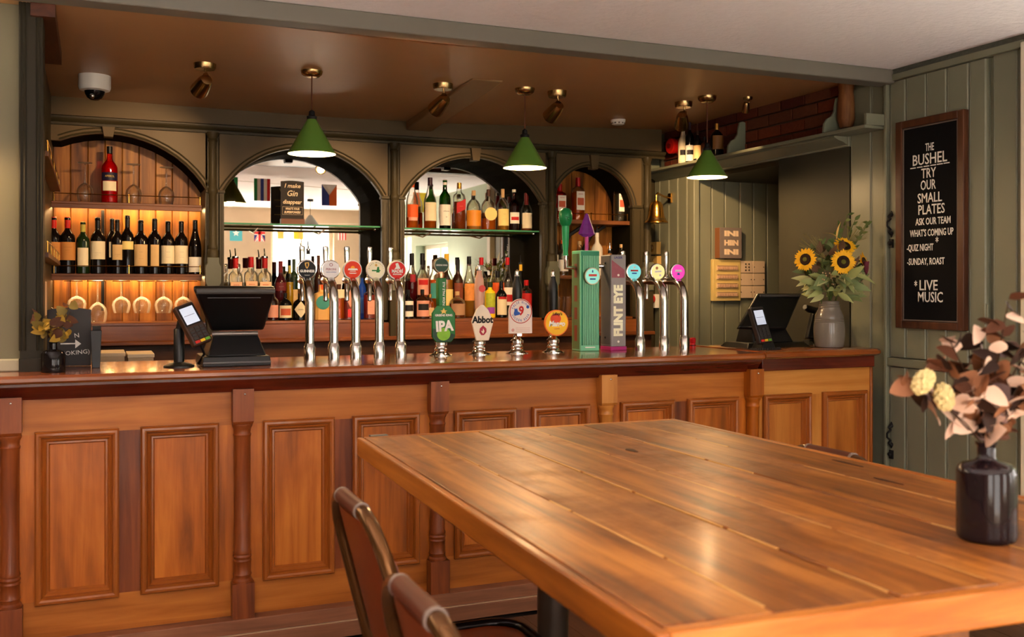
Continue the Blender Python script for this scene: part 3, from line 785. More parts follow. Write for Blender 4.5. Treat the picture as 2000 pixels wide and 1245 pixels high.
def spot(x, y, zc, aim, label, power, size=1.3):
    t = thing('ceiling_spotlight', label, 'spotlight', (x, y, zc), group='small brass spotlights on the bar ceiling')
    s = size
    m = MB(); m.lathe([(0.036 * s, -0.022 * s), (0.04 * s, -0.015 * s), (0.042 * s, 0.012)], (x, y, zc), 20); m.build('ceiling_plate', BRASS_OLD, t)
    c = Vector((x - 0.005, y + 0.01, zc - 0.075 * s))
    m = MB(); m.tube([(x, y, zc - 0.015), (x + 0.008, y - 0.008, zc - 0.045 * s), tuple(c)], 0.006, 8); m.ball((x + 0.004, y - 0.004, zc - 0.045 * s), 0.011 * s, 10, 8); m.build('swivel_arm', BRASS_OLD, t)
    d = (Vector(aim) - c).normalized()
    q = d.to_track_quat('Z', 'Y').to_matrix().to_4x4()
    m = MB(); m.M = Matrix.Translation(c) @ q
    m.lathe([(0.008 * s, -0.04 * s), (0.02 * s, -0.036 * s), (0.026 * s, -0.02 * s), (0.03 * s, 0.01 * s), (0.034 * s, 0.045 * s), (0.034 * s, 0.052 * s), (0.029 * s, 0.052 * s), (0.026 * s, 0.04 * s), (0.0001, 0.039 * s)], (0, 0, 0), 20)
    m.build('lamp_head', BRASS_OLD, t)
    m = MB(); m.M = Matrix.Translation(c) @ q
    m.lathe([(0.0001, 0.0405 * s), (0.024 * s, 0.0405 * s)], (0, 0, 0), 16); m.build('lens', glow('spot_lens', (255, 214, 150), 8), t)
    if power:
        p = c + d * 0.06 * s
        l = light('spot_beam', 'SPOT', p, power, (1.0, 0.62, 0.30), rot=(d.to_track_quat('-Z', 'Y').to_euler()), spot_size=math.radians(62), spot_blend=0.6, shadow_soft_size=0.025)
spot(0.501, 5.003, 2.522, (0.15, 6.5, 1.9), 'brass spotlight nearest the dome camera', 50)
spot(1.708, 4.99, 2.515, (1.35, 6.3, 1.75), 'brass spotlight beside the boxed ceiling beam', 50)
spot(2.378, 4.994, 2.525, (2.2, 6.3, 1.75), 'brass spotlight just right of the middle pendant', 50)
spot(3.303, 5.155, 2.56, (3.88, 6.2, 1.85), 'brass spotlight hanging above the bottles on the wall shelf', 75)
spot(3.60, 4.92, 2.575, (3.95, 5.6, 1.5), 'small spotlight half hidden at the top of the brickwork', 12, 0.7)
t = thing('dome_camera', 'white dome security camera with dark glass on the bar ceiling', 'camera', (0.012, 5.526, 2.52))
m = MB(); m.lathe([(0.055, -0.075), (0.072, -0.07), (0.078, -0.055), (0.078, 0.012)], (0.012, 5.526, 2.52), 32); m.build('housing', WHITE, t)
m = MB(); m.lathe([(0.0001, -0.122), (0.02, -0.12), (0.036, -0.108), (0.046, -0.09), (0.05, -0.073)], (0.012, 5.526, 2.52), 24); m.build('dome', P('smoked_dome', (14, 14, 16), 0.06), t)
m = MB(); m.ball((0.0, 5.49, 2.415), 0.014, 10, 8); m.build('lens_eye', CHROME, t)
t = thing('smoke_detector', 'small white smoke detector on the bar ceiling', 'smoke detector', (3.242, 5.861, 2.553))
m = MB(); m.lathe([(0.034, -0.034), (0.04, -0.03), (0.04, -0.02), (0.047, -0.018), (0.05, -0.004), (0.05, 0.012)], (3.242, 5.861, 2.563), 24); m.build('body', WHITE, t)
m = MB()
for k in range(10):
    a = k * PI / 5; m.box(3.242 + 0.041 * math.cos(a) - 0.004, 3.242 + 0.041 * math.cos(a) + 0.004, 5.861 + 0.041 * math.sin(a) - 0.004, 5.861 + 0.041 * math.sin(a) + 0.004, 2.535, 2.544)
m.build('vent', P('vent_grey', (120, 112, 100), 0.6), t)

# ================================================================ draught taps
def tap_common():
    t = thing('draught_tap', '', 'beer tap', (0, 0, 0))
    m = MB(); m.lathe([(0.0265, 0), (0.0265, 0.055), (0.025, 0.057), (0.02, 0.072)], (0, 0, 0), 28); m.build('base_sleeve', STEEL, t, local=True)
    pts = [(0, 0, 0.07), (0, 0, 0.25)] + [(0, 0.10 * (1 - math.cos(a)), 0.25 + 0.105 * math.sin(a)) for a in [PI / 2 * k / 8 for k in range(1, 9)]] + [(0, 0.14, 0.355)]
    m = MB(); m.tube(pts, 0.0205, 20); m.build('column', STEEL, t, local=True)
    m = MB()
    m.lathe([(0.017, 0), (0.02, 0.004), (0.02, 0.05), (0.012, 0.056)], (0, 0.19, 0.355), 16, axis='y')
    m.lathe([(0.006, -0.10), (0.011, -0.095), (0.011, -0.02), (0.015, -0.01), (0.015, 0.02), (0.009, 0.035)], (0, 0.175, 0.355), 12)
    m.build('tap_body', CHROME, t, local=True)
    m = MB(); m.lathe([(0.007, 0.03), (0.009, 0.05), (0.013, 0.12), (0.0135, 0.15), (0.011, 0.158), (0.0001, 0.16)], (0, 0.175, 0.355), 12, sx=1.0, sy=0.6); m.build('tap_handle', CHROME, t, local=True)
    m = MB(); m.box(-0.014, 0.014, 0.075, 0.10, 0.34, 0.40); m.build('badge_stem', CHROME, t, local=True, bevel=0.003)
    return t
tap0 = tap_common()
taps = [tap0] + [dup(tap0, (0, 0, 0)) for _ in range(7)]
def tap(x, label, rim, face, draw, z=0.402, r=0.0435, y=4.45):
    t = taps.pop(0)
    t.location = (x, y, 1.12); t['label'] = label; t['group'] = 'steel draught taps on the bar'
    m = MB(); m.lathe([(r, 0), (r + 0.002, 0.006), (r, 0.016), (r - 0.004, 0.0175)], (0, 0.078, z), 32, axis='y'); m.build('badge_rim', rim, t, local=True)
    m = MB(); m.lathe([(r - 0.004, 0), (r - 0.0042, 0.0022), (0.0001, 0.0026)], (0, 0.0605, z), 32, axis='y'); b = m.build('badge_face', face, t, local=True)
    draw(b, z, 0.0572)
    return t
def T(s, size, mat, par, x, y, z, **k): return text(s, size, mat, par, (x, y, z), local=True, **k)
def shape(pts, y, mat, par, name='emblem', t=0.0006):
    m = MB(); m.prism(pts, y, y + t, 'xz'); return m.build(name, mat, par, local=True, smooth=False)
def circ(cx, cz, r, n=20, sx=1.0): return [(cx + r * sx * math.cos(2 * PI * k / n), cz + r * math.sin(2 * PI * k / n)) for k in range(n)]
def g1(b, z, y):
    T('GUINNESS', 0.0155, INK_W, b, 0, y, z - 0.008, bold=0.0006, sx=0.9)
    shape([(-0.011, z + 0.031), (0.008, z + 0.033), (0.009, z + 0.02), (0.004, z + 0.008), (0, z + 0.003), (-0.006, z + 0.008), (-0.01, z + 0.02)], y, P('gold_print', (214, 166, 78), 0.4), b)
    shape([(-0.005, z + 0.027), (0.003, z + 0.028), (0.003, z + 0.016), (-0.001, z + 0.009), (-0.004, z + 0.016)], y - 0.0004, INK_K, b)
    T('DRAUGHT', 0.005, INK_W, b, 0, y, z - 0.026)
def g2(b, z, y):
    T('PERONI', 0.0145, P('maroon_print', (150, 40, 60), 0.6), b, 0, y, z + 0.001, sx=0.95)
    T('NASTRO AZZURRO', 0.0062, INK_B, b, 0, y, z - 0.012, sx=0.85)
    m = MB(); m.tube([(0.007 * math.cos(a), y, z + 0.022 + 0.006 * math.sin(a)) for a in [2 * PI * k / 14 for k in range(14)]], 0.0012, 5, closed=True); m.build('emblem', P('maroon_print', (150, 40, 60), 0.6), b, local=True)
def g3(b, z, y):
    shape(circ(0, z + 0.008, 0.010, 14), y + 0.0002, P('orange_print', (250, 160, 40), 0.6), b)
    shape([(-0.024, z - 0.002), (0.024, z - 0.002), (0.02, z + 0.006), (-0.02, z + 0.006)], y - 0.0002, INK_W, b)
    shape([(-0.016, z - 0.008), (0.016, z - 0.008), (0.012, z - 0.005), (-0.012, z - 0.005)], y, INK_W, b)
    shape([(-0.02, z - 0.014), (0.02, z - 0.014), (0.012, z - 0.018), (-0.012, z - 0.018)], y, INK_W, b)
def g4(b, z, y):
    m = arc_text(MB(), 'BIRRA MORETTI', (0, z), 0.034, 0.0085, 0, 13, y); m.build('lettering', P('olive_print', (110, 104, 70), 0.6), b, local=True, smooth=False)
    G = P('green_print', (40, 124, 60), 0.6)
    shape([(-0.02, z - 0.006), (0.02, z - 0.006), (0.02, z + 0.0), (-0.02, z + 0.0)], y, G, b)
    shape([(0.0, z - 0.012), (0.016, z - 0.012), (0.014, z + 0.014), (0.006, z + 0.014)], y - 0.0003, G, b)
    shape(circ(0, z + 0.022, 0.006, 10), y, P('gold_print', (214, 166, 78), 0.4), b)
def g5(b, z, y):
    shape([(-0.009, z + 0.03), (0.003, z + 0.034), (0.008, z + 0.022), (0.015, z + 0.006), (-0.014, z + 0.004), (-0.006, z + 0.016)], y, INK_W, b)
    T('MADRÍ', 0.021, INK_W, b, 0, y, z - 0.006, bold=0.0008, sx=0.85)
    T('EXCEPCIONAL', 0.0085, INK_W, b, 0, y, z - 0.02, bold=0.0004, sx=0.75)
tap(0.896, 'draught tap with round black stout badge, first tap from the till', CHROME, P('badge_black', (20, 18, 18), 0.5), g1)
tap(1.005, 'draught tap with round white badge in a wide chrome rim', CHROME, P('badge_white', (236, 232, 230), 0.5), g2)
tap(1.106, 'draught tap with orange-red badge bearing a yellow sun', WHITE, P('badge_orange', (226, 60, 22), 0.5), g3)
tap(1.216, 'draught tap with round cream and green badge', WHITE, P('badge_cream', (238, 230, 196), 0.5), g4)
tap(1.318, 'draught tap with red badge and white lettering, last of the left five', WHITE, P('badge_red', (214, 36, 30), 0.5), g5)
LITE = lambda n, c: P(n, c, 0.5, emit=c, es=0.55)
def g6(b, z, y):
    shape([(-0.022, z + 0.002), (0.022, z + 0.002), (0.022, z + 0.01), (-0.022, z + 0.01)], y, INK_R, b); shape([(-0.014, z - 0.011), (0.014, z - 0.011), (0.014, z - 0.005), (-0.014, z - 0.005)], y, INK_B, b); shape(circ(0, z + 0.022, 0.006, 10), y, INK_W, b)
def g7(b, z, y):
    shape([(-0.02, z - 0.004), (0.02, z - 0.002), (0.02, z + 0.008), (-0.02, z + 0.006)], y, P('badge_white', (236, 232, 230), 0.5), b); shape(circ(-0.008, z + 0.02, 0.008, 10), y, P('badge_tan', (190, 130, 90), 0.5), b); shape(circ(0.012, z - 0.018, 0.007, 10), y, P('badge_white', (236, 232, 230), 0.5), b)
def g8(b, z, y):
    shape([(-0.022, z + 0.001), (0.022, z + 0.001), (0.018, z + 0.012), (-0.018, z + 0.012)], y, P('badge_white', (236, 232, 230), 0.5), b); shape([(-0.008, z - 0.016), (0.008, z - 0.016), (0.006, z - 0.004), (-0.006, z - 0.004)], y, INK_B, b)
tap(2.59, 'draught tap with lit turquoise badge beside the grey tower', CHROME, LITE('badge_turq', (120, 206, 208)), g6)
tap(2.733, 'draught tap with lit pale yellow badge', CHROME, LITE('badge_lemon', (228, 220, 150)), g7)
tap(2.857, 'draught tap with lit pink badge, nearest the green wall', CHROME, LITE('badge_pink', (226, 70, 178)), g8)

# ================================================================ hand pumps
def pump_base(t):
    m = MB(); m.lathe([(0.056, 0), (0.056, 0.003), (0.048, 0.006), (0.034, 0.012), (0.028, 0.022), (0.031, 0.03), (0.026, 0.036), (0.026, 0.044), (0.032, 0.05), (0.033, 0.062), (0.022, 0.07), (0.016, 0.09)], (0, 0, 0), 28)
    m.build('base', CHROME, t, local=True)
def turned_handle(t, mat, z0=0.10, z1=0.44):
    h = z1 - z0
    m = MB(); m.lathe([(0.012, z0), (0.014, z0 + 0.1 * h), (0.021, z0 + 0.45 * h), (0.024, z0 + 0.7 * h), (0.021, z0 + 0.86 * h), (0.013, z0 + 0.95 * h), (0.012, z0 + h)], (0, 0.0, 0), 20); m.build('pump_handle', mat, t, local=True)
    m = MB(); m.lathe([(0.013, z1), (0.009, z1 + 0.01), (0.011, z1 + 0.02), (0.006, z1 + 0.03), (0.0001, z1 + 0.034)], (0, 0, 0), 14); m.build('finial', CHROME, t, local=True)
HP = 'hand pumps in the middle of the bar'
IPA_G = P('pump_green', (28, 110, 46), 0.25, var=0.2, scale=25); IPA_D = P('pump_dark_green', (20, 58, 36), 0.25)
t = thing('hand_pump', 'hand pump with tall green handle and green IPA clip', 'beer pump', (1.513, 4.45, 1.12), group=HP); pump_base(t)
m = MB(); m.prism([(-0.018, 0.23), (0.02, 0.23), (0.021, 0.365), (-0.019, 0.365)], -0.022, 0.02, 'xz'); m.build('pump_handle', IPA_G, t, local=True, bevel=0.005)
text('INDIA PALE ALE', 0.016, INK_W, t, (0.008, -0.0225, 0.29), local=True, roll=PI / 2, bold=0.0002)
m = MB(); m.lathe([(0.016, 0.365), (0.018, 0.385), (0.016, 0.395)], (0, 0, 0), 16); m.build('ferrule', P('copper', (200, 150, 116), 0.25, 1.0), t, local=True)
m = disc((0, 0.425), 0.038, -0.012, 0.012); m.build('handle_badge', P('pewter', (150, 140, 116), 0.3, 1.0), t, local=True, bevel=0.003)
m = disc((0, 0.425), 0.033, -0.0132, -0.01); hb = m.build('badge_face', IPA_D, t, local=True)
T('GREENE KING', 0.0105, INK_W, hb, 0, -0.0138, 0.425, sx=0.85)
oct_ = [(-0.035, 0.064), (0.038, 0.064), (0.058, 0.09), (0.058, 0.2), (0.03, 0.235), (-0.03, 0.235), (-0.056, 0.2), (-0.056, 0.09)]
m = MB(); m.prism(oct_, -0.042, -0.026, 'xz'); cl = m.build('pump_clip', IPA_G, t, local=True, bevel=0.003)
shape([(-0.054, 0.09), (-0.034, 0.067), (0.036, 0.067), (0.055, 0.092), (0.055, 0.1), (0.0, 0.115), (-0.054, 0.13)], -0.0425, IPA_D, cl)
shape(circ(0, 0.102, 0.03, 16, 1.1), -0.043, P('hop_green', (132, 190, 50), 0.4, var=0.3, scale=60), cl)
T('IPA', 0.066, INK_W, cl, 0.002, -0.0445, 0.138, bold=0.003, shear=0.0, roll=0.06, sx=0.9)
T('GREENE KING', 0.0135, INK_W, cl, 0, -0.0435, 0.19, bold=0.0004)
shape([(0, 0.225), (0.006, 0.213), (0.017, 0.213), (0.008, 0.206), (0.012, 0.197), (0, 0.202), (-0.012, 0.197), (-0.008, 0.206), (-0.017, 0.213), (-0.006, 0.213)], -0.0435, INK_Y, cl)

t = thing('hand_pump', 'hand pump with pink ceramic handle and cream shield clip', 'beer pump', (1.707, 4.45, 1.12), group=HP); pump_base(t)
PINKC = P('pink_ceramic', (208, 158, 132), 0.25, var=0.08)
turned_handle(t, PINKC, 0.1, 0.40)
m = MB(); m.lathe([(0.017, 0), (0.017, 0.002), (0.0001, 0.003)], (0.006, -0.0225, 0.315), 16, axis='y'); m.build('handle_spot', P('coral_red', (206, 70, 60), 0.4), t, local=True)
CREAM = P('clip_cream', (232, 216, 192), 0.35, var=0.03)
m = MB(); m.prism([(-0.03, 0.068), (0.034, 0.068), (0.058, 0.16), (0.03, 0.215), (0.006, 0.238), (-0.006, 0.238), (-0.03, 0.215), (-0.054, 0.16)], -0.042, -0.03, 'xz'); cl = m.build('pump_clip', CREAM, t, local=True, bevel=0.003)
T('Abbot', 0.044, INK_K, cl, 0.001, -0.043, 0.166, bold=0.0018, sx=0.92)
shape([(0.003, 0.14), (0.02, 0.125), (0.02, 0.108), (0.008, 0.094), (-0.006, 0.094), (-0.016, 0.108), (-0.013, 0.126)], -0.0426, P('clip_crimson', (160, 34, 60), 0.5), cl)
shape([(0.004, 0.126), (0.01, 0.112), (0.004, 0.1), (-0.004, 0.108), (-0.008, 0.116), (0.0, 0.112)], -0.0432, CREAM, cl)

t = thing('hand_pump', 'hand pump with white arched clip showing a red 9', 'beer pump', (1.904, 4.45, 1.12), group=HP); pump_base(t)
turned_handle(t, BLACK, 0.1, 0.375)
m = MB(); m.prism([(-0.06, 0.098), (0.062, 0.098), (0.062, 0.2)] + [(0.001 + 0.061 * math.cos(a), 0.205 + 0.061 * math.sin(a)) for a in [PI * k / 14 for k in range(15)]] + [(-0.06, 0.2)], -0.042, -0.03, 'xz'); cl = m.build('pump_clip', P('clip_pale', (228, 212, 200), 0.35, var=0.02), t, local=True, bevel=0.002)
m = MB(); m.tube([(0.001 + 0.0565 * math.cos(a), -0.0425, 0.205 + 0.0565 * math.sin(a)) for a in [2 * PI * k / 32 for k in range(32)]], 0.0018, 6, closed=True); m.build('ring', INK_R, cl, local=True)
m = MB(); arc_text(m, 'FALSE NINE', (0.001, 0.205), 0.044, 0.0165, -8, 13.5, -0.0428); arc_text(m, 'GOLDEN BEER', (0.001, 0.205), 0.044, 0.0165, 180, 13.5, -0.0428, up=False); m.build('lettering', INK_B, cl, local=True, smooth=False)
T('9', 0.06, INK_R, cl, 0.004, -0.0434, 0.206, bold=0.002, sx=0.9)
shape([(-0.036, 0.196), (-0.03, 0.184), (0.0, 0.19), (-0.004, 0.2), (-0.014, 0.204), (-0.018, 0.22), (-0.026, 0.216), (-0.032, 0.222), (-0.032, 0.208)], -0.0428, INK_B, cl)
shape(circ(0.038, 0.226, 0.008, 12), -0.0428, INK_B, cl)
shape(circ(-0.04, 0.115, 0.008, 12), -0.0424, P('pink_fine_print', (206, 150, 140), 0.6), cl)
for q in (0.108, 0.116, 0.124): shape([(-0.026, q), (0.05, q), (0.05, q + 0.0015), (-0.026, q + 0.0015)], -0.0424, P('pink_fine_print', (206, 150, 140), 0.6), cl, 'print_line')
m = MB(); m.box(-0.012, 0.012, -0.03, 0.0, 0.085, 0.125); m.build('clip_bracket', CHROME, t, local=True)

t = thing('hand_pump', 'hand pump with round yellow and orange mango cider clip', 'beer pump', (2.097, 4.45, 1.12), group=HP); pump_base(t)
turned_handle(t, BLACK, 0.1, 0.375)
m = disc((0, 0.147), 0.064, -0.042, -0.03, 36); m.build('clip_rim', P('clip_orange', (240, 128, 40), 0.35, var=0.1, scale=18), t, local=True)
m = disc((0, 0.147), 0.0585, -0.0432, -0.041, 36); cl = m.build('pump_clip', P('clip_yellow', (246, 190, 34), 0.35, var=0.12, scale=14), t, local=True)
shape(circ(-0.006, 0.168, 0.025, 18, 1.15), -0.0436, P('mango_red', (220, 70, 30), 0.35, var=0.3, scale=25), cl)
T("Lilley's", 0.02, INK_K, cl, 0.002, -0.0446, 0.190, shear=0.2, bold=0.0003)
T('Mango', 0.036, INK_W, cl, 0.0, -0.0446, 0.142, bold=0.0015, shear=0.15, sx=0.9)
T('CIDER', 0.011, P('coral_red', (206, 70, 60), 0.4), cl, 0.0, -0.0444, 0.118)

# ================================================================ the two square beer towers
t = thing('beer_tower', 'mint green ribbed square beer tower with round badge and green head handle', 'beer tap', (2.303, 4.45, 1.12))
TG = P('tower_mint', (124, 206, 160), 0.3, var=0.08); TG2 = P('tower_deep_green', (44, 128, 92), 0.35, var=0.15)
B(2.249, 2.356, 4.452, 4.55, 1.12, 1.626).build('casing', TG, t, bevel=0.004)
m = MB()
for k in range(9):
    x = 2.262 + k * 0.0098
    m.prism([(x, 4.452), (x + 0.002, 4.446), (x + 0.0055, 4.446), (x + 0.0075, 4.452)], 1.15, 1.60, 'xy')
m.build('fluting', P('tower_light_mint', (140, 206, 166), 0.25, var=0.15, scale=8), t)
B(2.254, 2.352, 4.4505, 4.4525, 1.15, 1.60).build('front_inset', TG2, t); B(2.252, 2.354, 4.449, 4.4525, 1.6, 1.622).build('top_band', TG2, t)
B(2.2475, 2.249, 4.462, 4.54, 1.13, 1.61).build('side_inset', P('tower_side_green', (98, 124, 84), 0.4, var=0.2, scale=10), t)
m = disc((2.303, 1.497), 0.043, 4.425, 4.446, 32); m.build('badge_rim', P('pewter', (150, 140, 116), 0.3, 1.0), t)
m = disc((2.303, 1.497), 0.038, 4.4235, 4.426, 32); cl = m.build('badge_face', LITE('badge_seafoam', (136, 206, 190)), t)
MB().box(2.281, 2.326, 4.4224, 4.4236, 1.496, 1.507).build('emblem', P('coral_red', (206, 70, 60), 0.4), cl); MB().box(2.288, 2.319, 4.4222, 4.4236, 1.479, 1.486).build('emblem', INK_B, cl)
m = MB(); m.prism([(2.299, 1.515), (2.307, 1.515), (2.305, 1.528), (2.301, 1.528)], 4.4226, 4.4232, 'xz'); m.build('emblem', INK_B, cl)
for z0, z1 in ((1.17, 1.25), (1.28, 1.34), (1.37, 1.45), (1.49, 1.56)): B(2.2465, 2.2476, 4.485, 4.515, z0, z1).build('side_mark', P('tower_side_red', (130, 70, 54), 0.5), t)
B(2.275, 2.331, 4.4484, 4.4522, 1.137, 1.142).build('print_line', INK_W, t)
m = MB(); m.lathe([(0.014, 0), (0.012, 0.02), (0.016, 0.06), (0.019, 0.15)], (2.19, 4.50, 1.60), 14); m.build('tap_handle', P('handle_green', (40, 150, 90), 0.3), t)
m = MB(); m.lathe([(0.016, 0.0), (0.028, 0.015), (0.034, 0.04), (0.035, 0.06), (0.03, 0.08), (0.018, 0.092), (0.0001, 0.096)], (2.19, 4.50, 1.745), 16); m.ball((2.19, 4.465, 1.785), 0.008, 8, 6); m.ball((2.178, 4.468, 1.797), 0.005, 8, 6); m.ball((2.202, 4.468, 1.797), 0.005, 8, 6)
m.build('carved_head', P('handle_green_dark', (20, 116, 64), 0.3, var=0.2, scale=40), t)
m = MB(); m.tube([(2.19, 4.50, 1.61), (2.19, 4.50, 1.54), (2.25, 4.50, 1.54)], 0.012, 10); m.build('handle_stem', CHROME, t)
t = thing('beer_tower', 'grey square beer tower with pink base and cream upright lettering', 'beer tap', (2.466, 4.45, 1.12))
TGR = P('tower_grey', (148, 142, 140), 0.4, var=0.1, scale=20); TGD = P('tower_dark_grey', (96, 92, 92), 0.4, var=0.15, scale=20); TPK = P('tower_pink', (176, 44, 120), 0.35)
m = MB(); m.prism([(2.423, 4.452), (2.509, 4.452), (2.512, 4.56), (2.42, 4.56)], 1.14, 1.607, 'xy'); m.build('casing', TGR, t, bevel=0.004)
B(2.42, 2.512, 4.449, 4.563, 1.12, 1.14).build('base_band', TPK, t, bevel=0.003)
m = MB(); m.prism([(2.4215, 4.46), (2.4185, 4.55), (2.4175, 4.55), (2.4205, 4.46)], 1.15, 1.60, 'xy'); m.build('side_inset', TGD, t)
for z in (1.565, 1.185):
    m = MB(); m.ball((2.418, 4.505, z), 0.006, 8, 6); m.build('side_bolt', BLACK, t)
m = MB(); m.prism([(2.426, 1.58), (2.50, 1.53), (2.50, 1.49), (2.426, 1.49)], 4.4503, 4.4515, 'xz'); m.build('crimson_wedge', P('tower_rose', (150, 84, 96), 0.45, var=0.2, scale=30), t)
text('LAGER', 0.016, P('indigo_print', (70, 66, 130), 0.5), t, (2.464, 4.4515, 1.592), bold=0.0004)
text('FLINT EYE', 0.066, P('cream_print', (252, 246, 214), 0.4), t, (2.466, 4.4512, 1.322), roll=PI / 2, bold=0.0042, sx=0.88)
for z in (1.165, 1.503):
    m = disc((2.464, z), 0.006, 4.4495, 4.4515, 14); m.build('round_dot', INK_W, t)
m = MB(); m.tube([(2.34, 4.56, 1.60), (2.34, 4.56, 1.72)], 0.0095, 10); m.build('tap_handle', P('handle_magenta', (170, 60, 130), 0.35), t)
m = MB(); m.lathe([(0.02, 0.0), (0.048, 0.015), (0.046, 0.022), (0.036, 0.05), (0.02, 0.09), (0.008, 0.118), (0.0001, 0.122)], (2.34, 4.56, 1.70), 8, sy=0.4); m.build('flint_head', P('handle_purple', (110, 34, 124), 0.4, var=0.3, scale=60), t, ang=15)
m = MB(); m.tube([(2.34, 4.56, 1.61), (2.34, 4.545, 1.55), (2.42, 4.53, 1.55)], 0.012, 10); m.build('handle_stem', CHROME, t)

# ================================================================ tills and card machines
def pts_slab(a, b, c, d, th, name, mat, par, bev=0.004):
    """a slab through four corners (bottom left, bottom right, top right, top left), th thick away from the viewer"""
    a, b, c, d = map(Vector, (a, b, c, d))
    n = (b - a).cross(d - a).normalized()
    if n.y < 0: n = -n
    n *= th
    return MB().hexa([a, b, b + n, a + n, d, c, c + n, d + n]).build(name, mat, par, bevel=bev)
t = thing('till', 'black touchscreen till seen from behind on the left of the bar', 'till', (0.54, 4.3, 1.12))
pts_slab((0.455, 4.30, 1.255), (0.672, 4.30, 1.255), (0.70, 4.16, 1.43), (0.372, 4.16, 1.43), 0.035, 'screen_back', BLACK, t, 0.012)
m = MB(); m.tube([(0.385, 4.155, 1.425), (0.692, 4.155, 1.425)], 0.012, 10); m.build('top_bezel', P('till_grey', (70, 68, 66), 0.35), t)
B(0.43, 0.64, 4.185, 4.188, 1.397, 1.399).build('vent_slot', GREY_M, t)
m = MB(); m.tube([(0.455, 4.262, 1.248), (0.64, 4.262, 1.248)], 0.011, 10); m.build('hinge_bar', P('till_silver', (120, 112, 106), 0.3, 0.6), t)
m = MB(); m.hexa([(0.43, 4.19, 1.16), (0.665, 4.19, 1.16), (0.665, 4.42, 1.16), (0.43, 4.42, 1.16), (0.46, 4.25, 1.24), (0.64, 4.25, 1.24), (0.64, 4.40, 1.24), (0.46, 4.40, 1.24)]); m.build('neck', BLACK, t, bevel=0.006)
m = MB(); m.hexa([(0.408, 4.16, 1.12), (0.68, 4.16, 1.12), (0.68, 4.46, 1.12), (0.408, 4.46, 1.12), (0.412, 4.17, 1.16), (0.676, 4.17, 1.16), (0.676, 4.45, 1.16), (0.412, 4.45, 1.16)]); m.build('base', BLACK, t, bevel=0.004)
m = MB(); m.tube([(0.41, 4.158, 1.135), (0.678, 4.158, 1.135)], 0.004, 6); m.build('base_trim', GREY_M, t)
B(0.538, 0.57, 4.216, 4.222, 1.182, 1.188).build('maker_plate', P('till_silver', (120, 112, 106), 0.3, 0.6), t)
def keypad_reader(t, o, L, W, N, mat, s=1.0):
    """card machine: o = centre of the top edge, L along its length, W across, N out of its face"""
    L, W, N = L.normalized(), W.normalized(), N.normalized()
    def q(l, w_, n): return o + L * l * s + W * w_ * s + N * n * s
    def slab(l0, l1, w0, w1, n0, n1, name, mt, bev=0.0):
        return MB().hexa([q(l1, w0, n0), q(l1, w1, n0), q(l1, w1, n1), q(l1, w0, n1), q(l0, w0, n0), q(l0, w1, n0), q(l0, w1, n1), q(l0, w0, n1)]).build(name, mt, t, bevel=bev)
    slab(0, 0.165, -0.038, 0.038, -0.03, 0, 'reader_body', mat, 0.006)
    slab(0.008, 0.088, -0.033, 0.033, 0.0, 0.001, 'screen_bezel', BLACK)
    scr = slab(0.016, 0.082, -0.027, 0.027, 0.001, 0.0016, 'screen', P('reader_screen', (196, 206, 222), 0.3, emit=(170, 182, 205), es=0.55))
    slab(0.048, 0.0495, -0.022, 0.02, 0.0016, 0.002, 'screen_line', GREY_M)
    for r in range(4):
        for c in range(3):
            slab(0.097 + r * 0.0125, 0.106 + r * 0.0125, -0.029 + c * 0.021, -0.013 + c * 0.021, 0.0, 0.0025, 'key', P('reader_key', (52, 50, 50), 0.4))
    for c, mt in enumerate([P('key_red', (196, 44, 36), 0.4), P('key_yellow', (222, 180, 40), 0.4), P('key_green', (90, 150, 50), 0.4)]):
        slab(0.149, 0.159, -0.030 + c * 0.021, -0.012 + c * 0.021, 0.0, 0.0025, 'colour_key', mt)
READER = P('reader_shell', (58, 38, 28), 0.35)
t = thing('card_machine', 'card machine tilted on a black pole stand beside the left till', 'card machine', (0.323, 4.22, 1.12))
m = MB(); m.lathe([(0.06, 0), (0.06, 0.006), (0.045, 0.012), (0.03, 0.016), (0.021, 0.02), (0.021, 0.15), (0.017, 0.155)], (0.323, 4.22, 1.12), 24); m.build('stand', BLACK, t)
m = MB(); m.tube([(0.323, 4.22, 1.26), (0.33, 4.21, 1.30), (0.345, 4.20, 1.31)], 0.016, 8); m.build('stand_joint', BLACK, t)
m = MB(); m.tube([(0.40, 4.20, 1.22), (0.42, 4.22, 1.17), (0.40, 4.25, 1.13), (0.43, 4.30, 1.125)], 0.005, 6); m.build('cable', BLACK, t)
keypad_reader(t, Vector((0.335, 4.17, 1.375)), Vector((0.42, -0.28, -0.86)), Vector((0.8, 0.35, 0.28)), Vector((0.42, -0.28, -0.86)).cross(Vector((0.8, 0.35, 0.28))), READER, 1.08)
t = thing('till', 'black touchscreen till leaning back beside the stoneware vase', 'till', (3.13, 4.35, 1.12))
pts_slab(at(1442, 640, Y=4.30), at(1537, 642, Y=4.30), at(1567, 572, Y=4.40), at(1480, 572, Y=4.40), 0.03, 'screen_back', BLACK, t, 0.01)
m = MB(); m.tube([at(1484, 578, Y=4.385), at(1562, 578, Y=4.385)], 0.007, 8); m.build('top_bezel', P('till_grey', (70, 68, 66), 0.35), t)
m = MB(); p = [at(1455, 684, Y=4.33), at(1572, 681, Y=4.33)]; x0, x1 = p[0].x, p[1].x
m.hexa([(x0 - 0.03, 4.27, 1.12), (x1, 4.27, 1.12), (x1, 4.52, 1.12), (x0 - 0.03, 4.52, 1.12), (x0, 4.30, 1.15), (x1 - 0.03, 4.30, 1.15), (x1 - 0.03, 4.50, 1.15), (x0, 4.50, 1.15)])
m.build('base', BLACK, t, bevel=0.004)
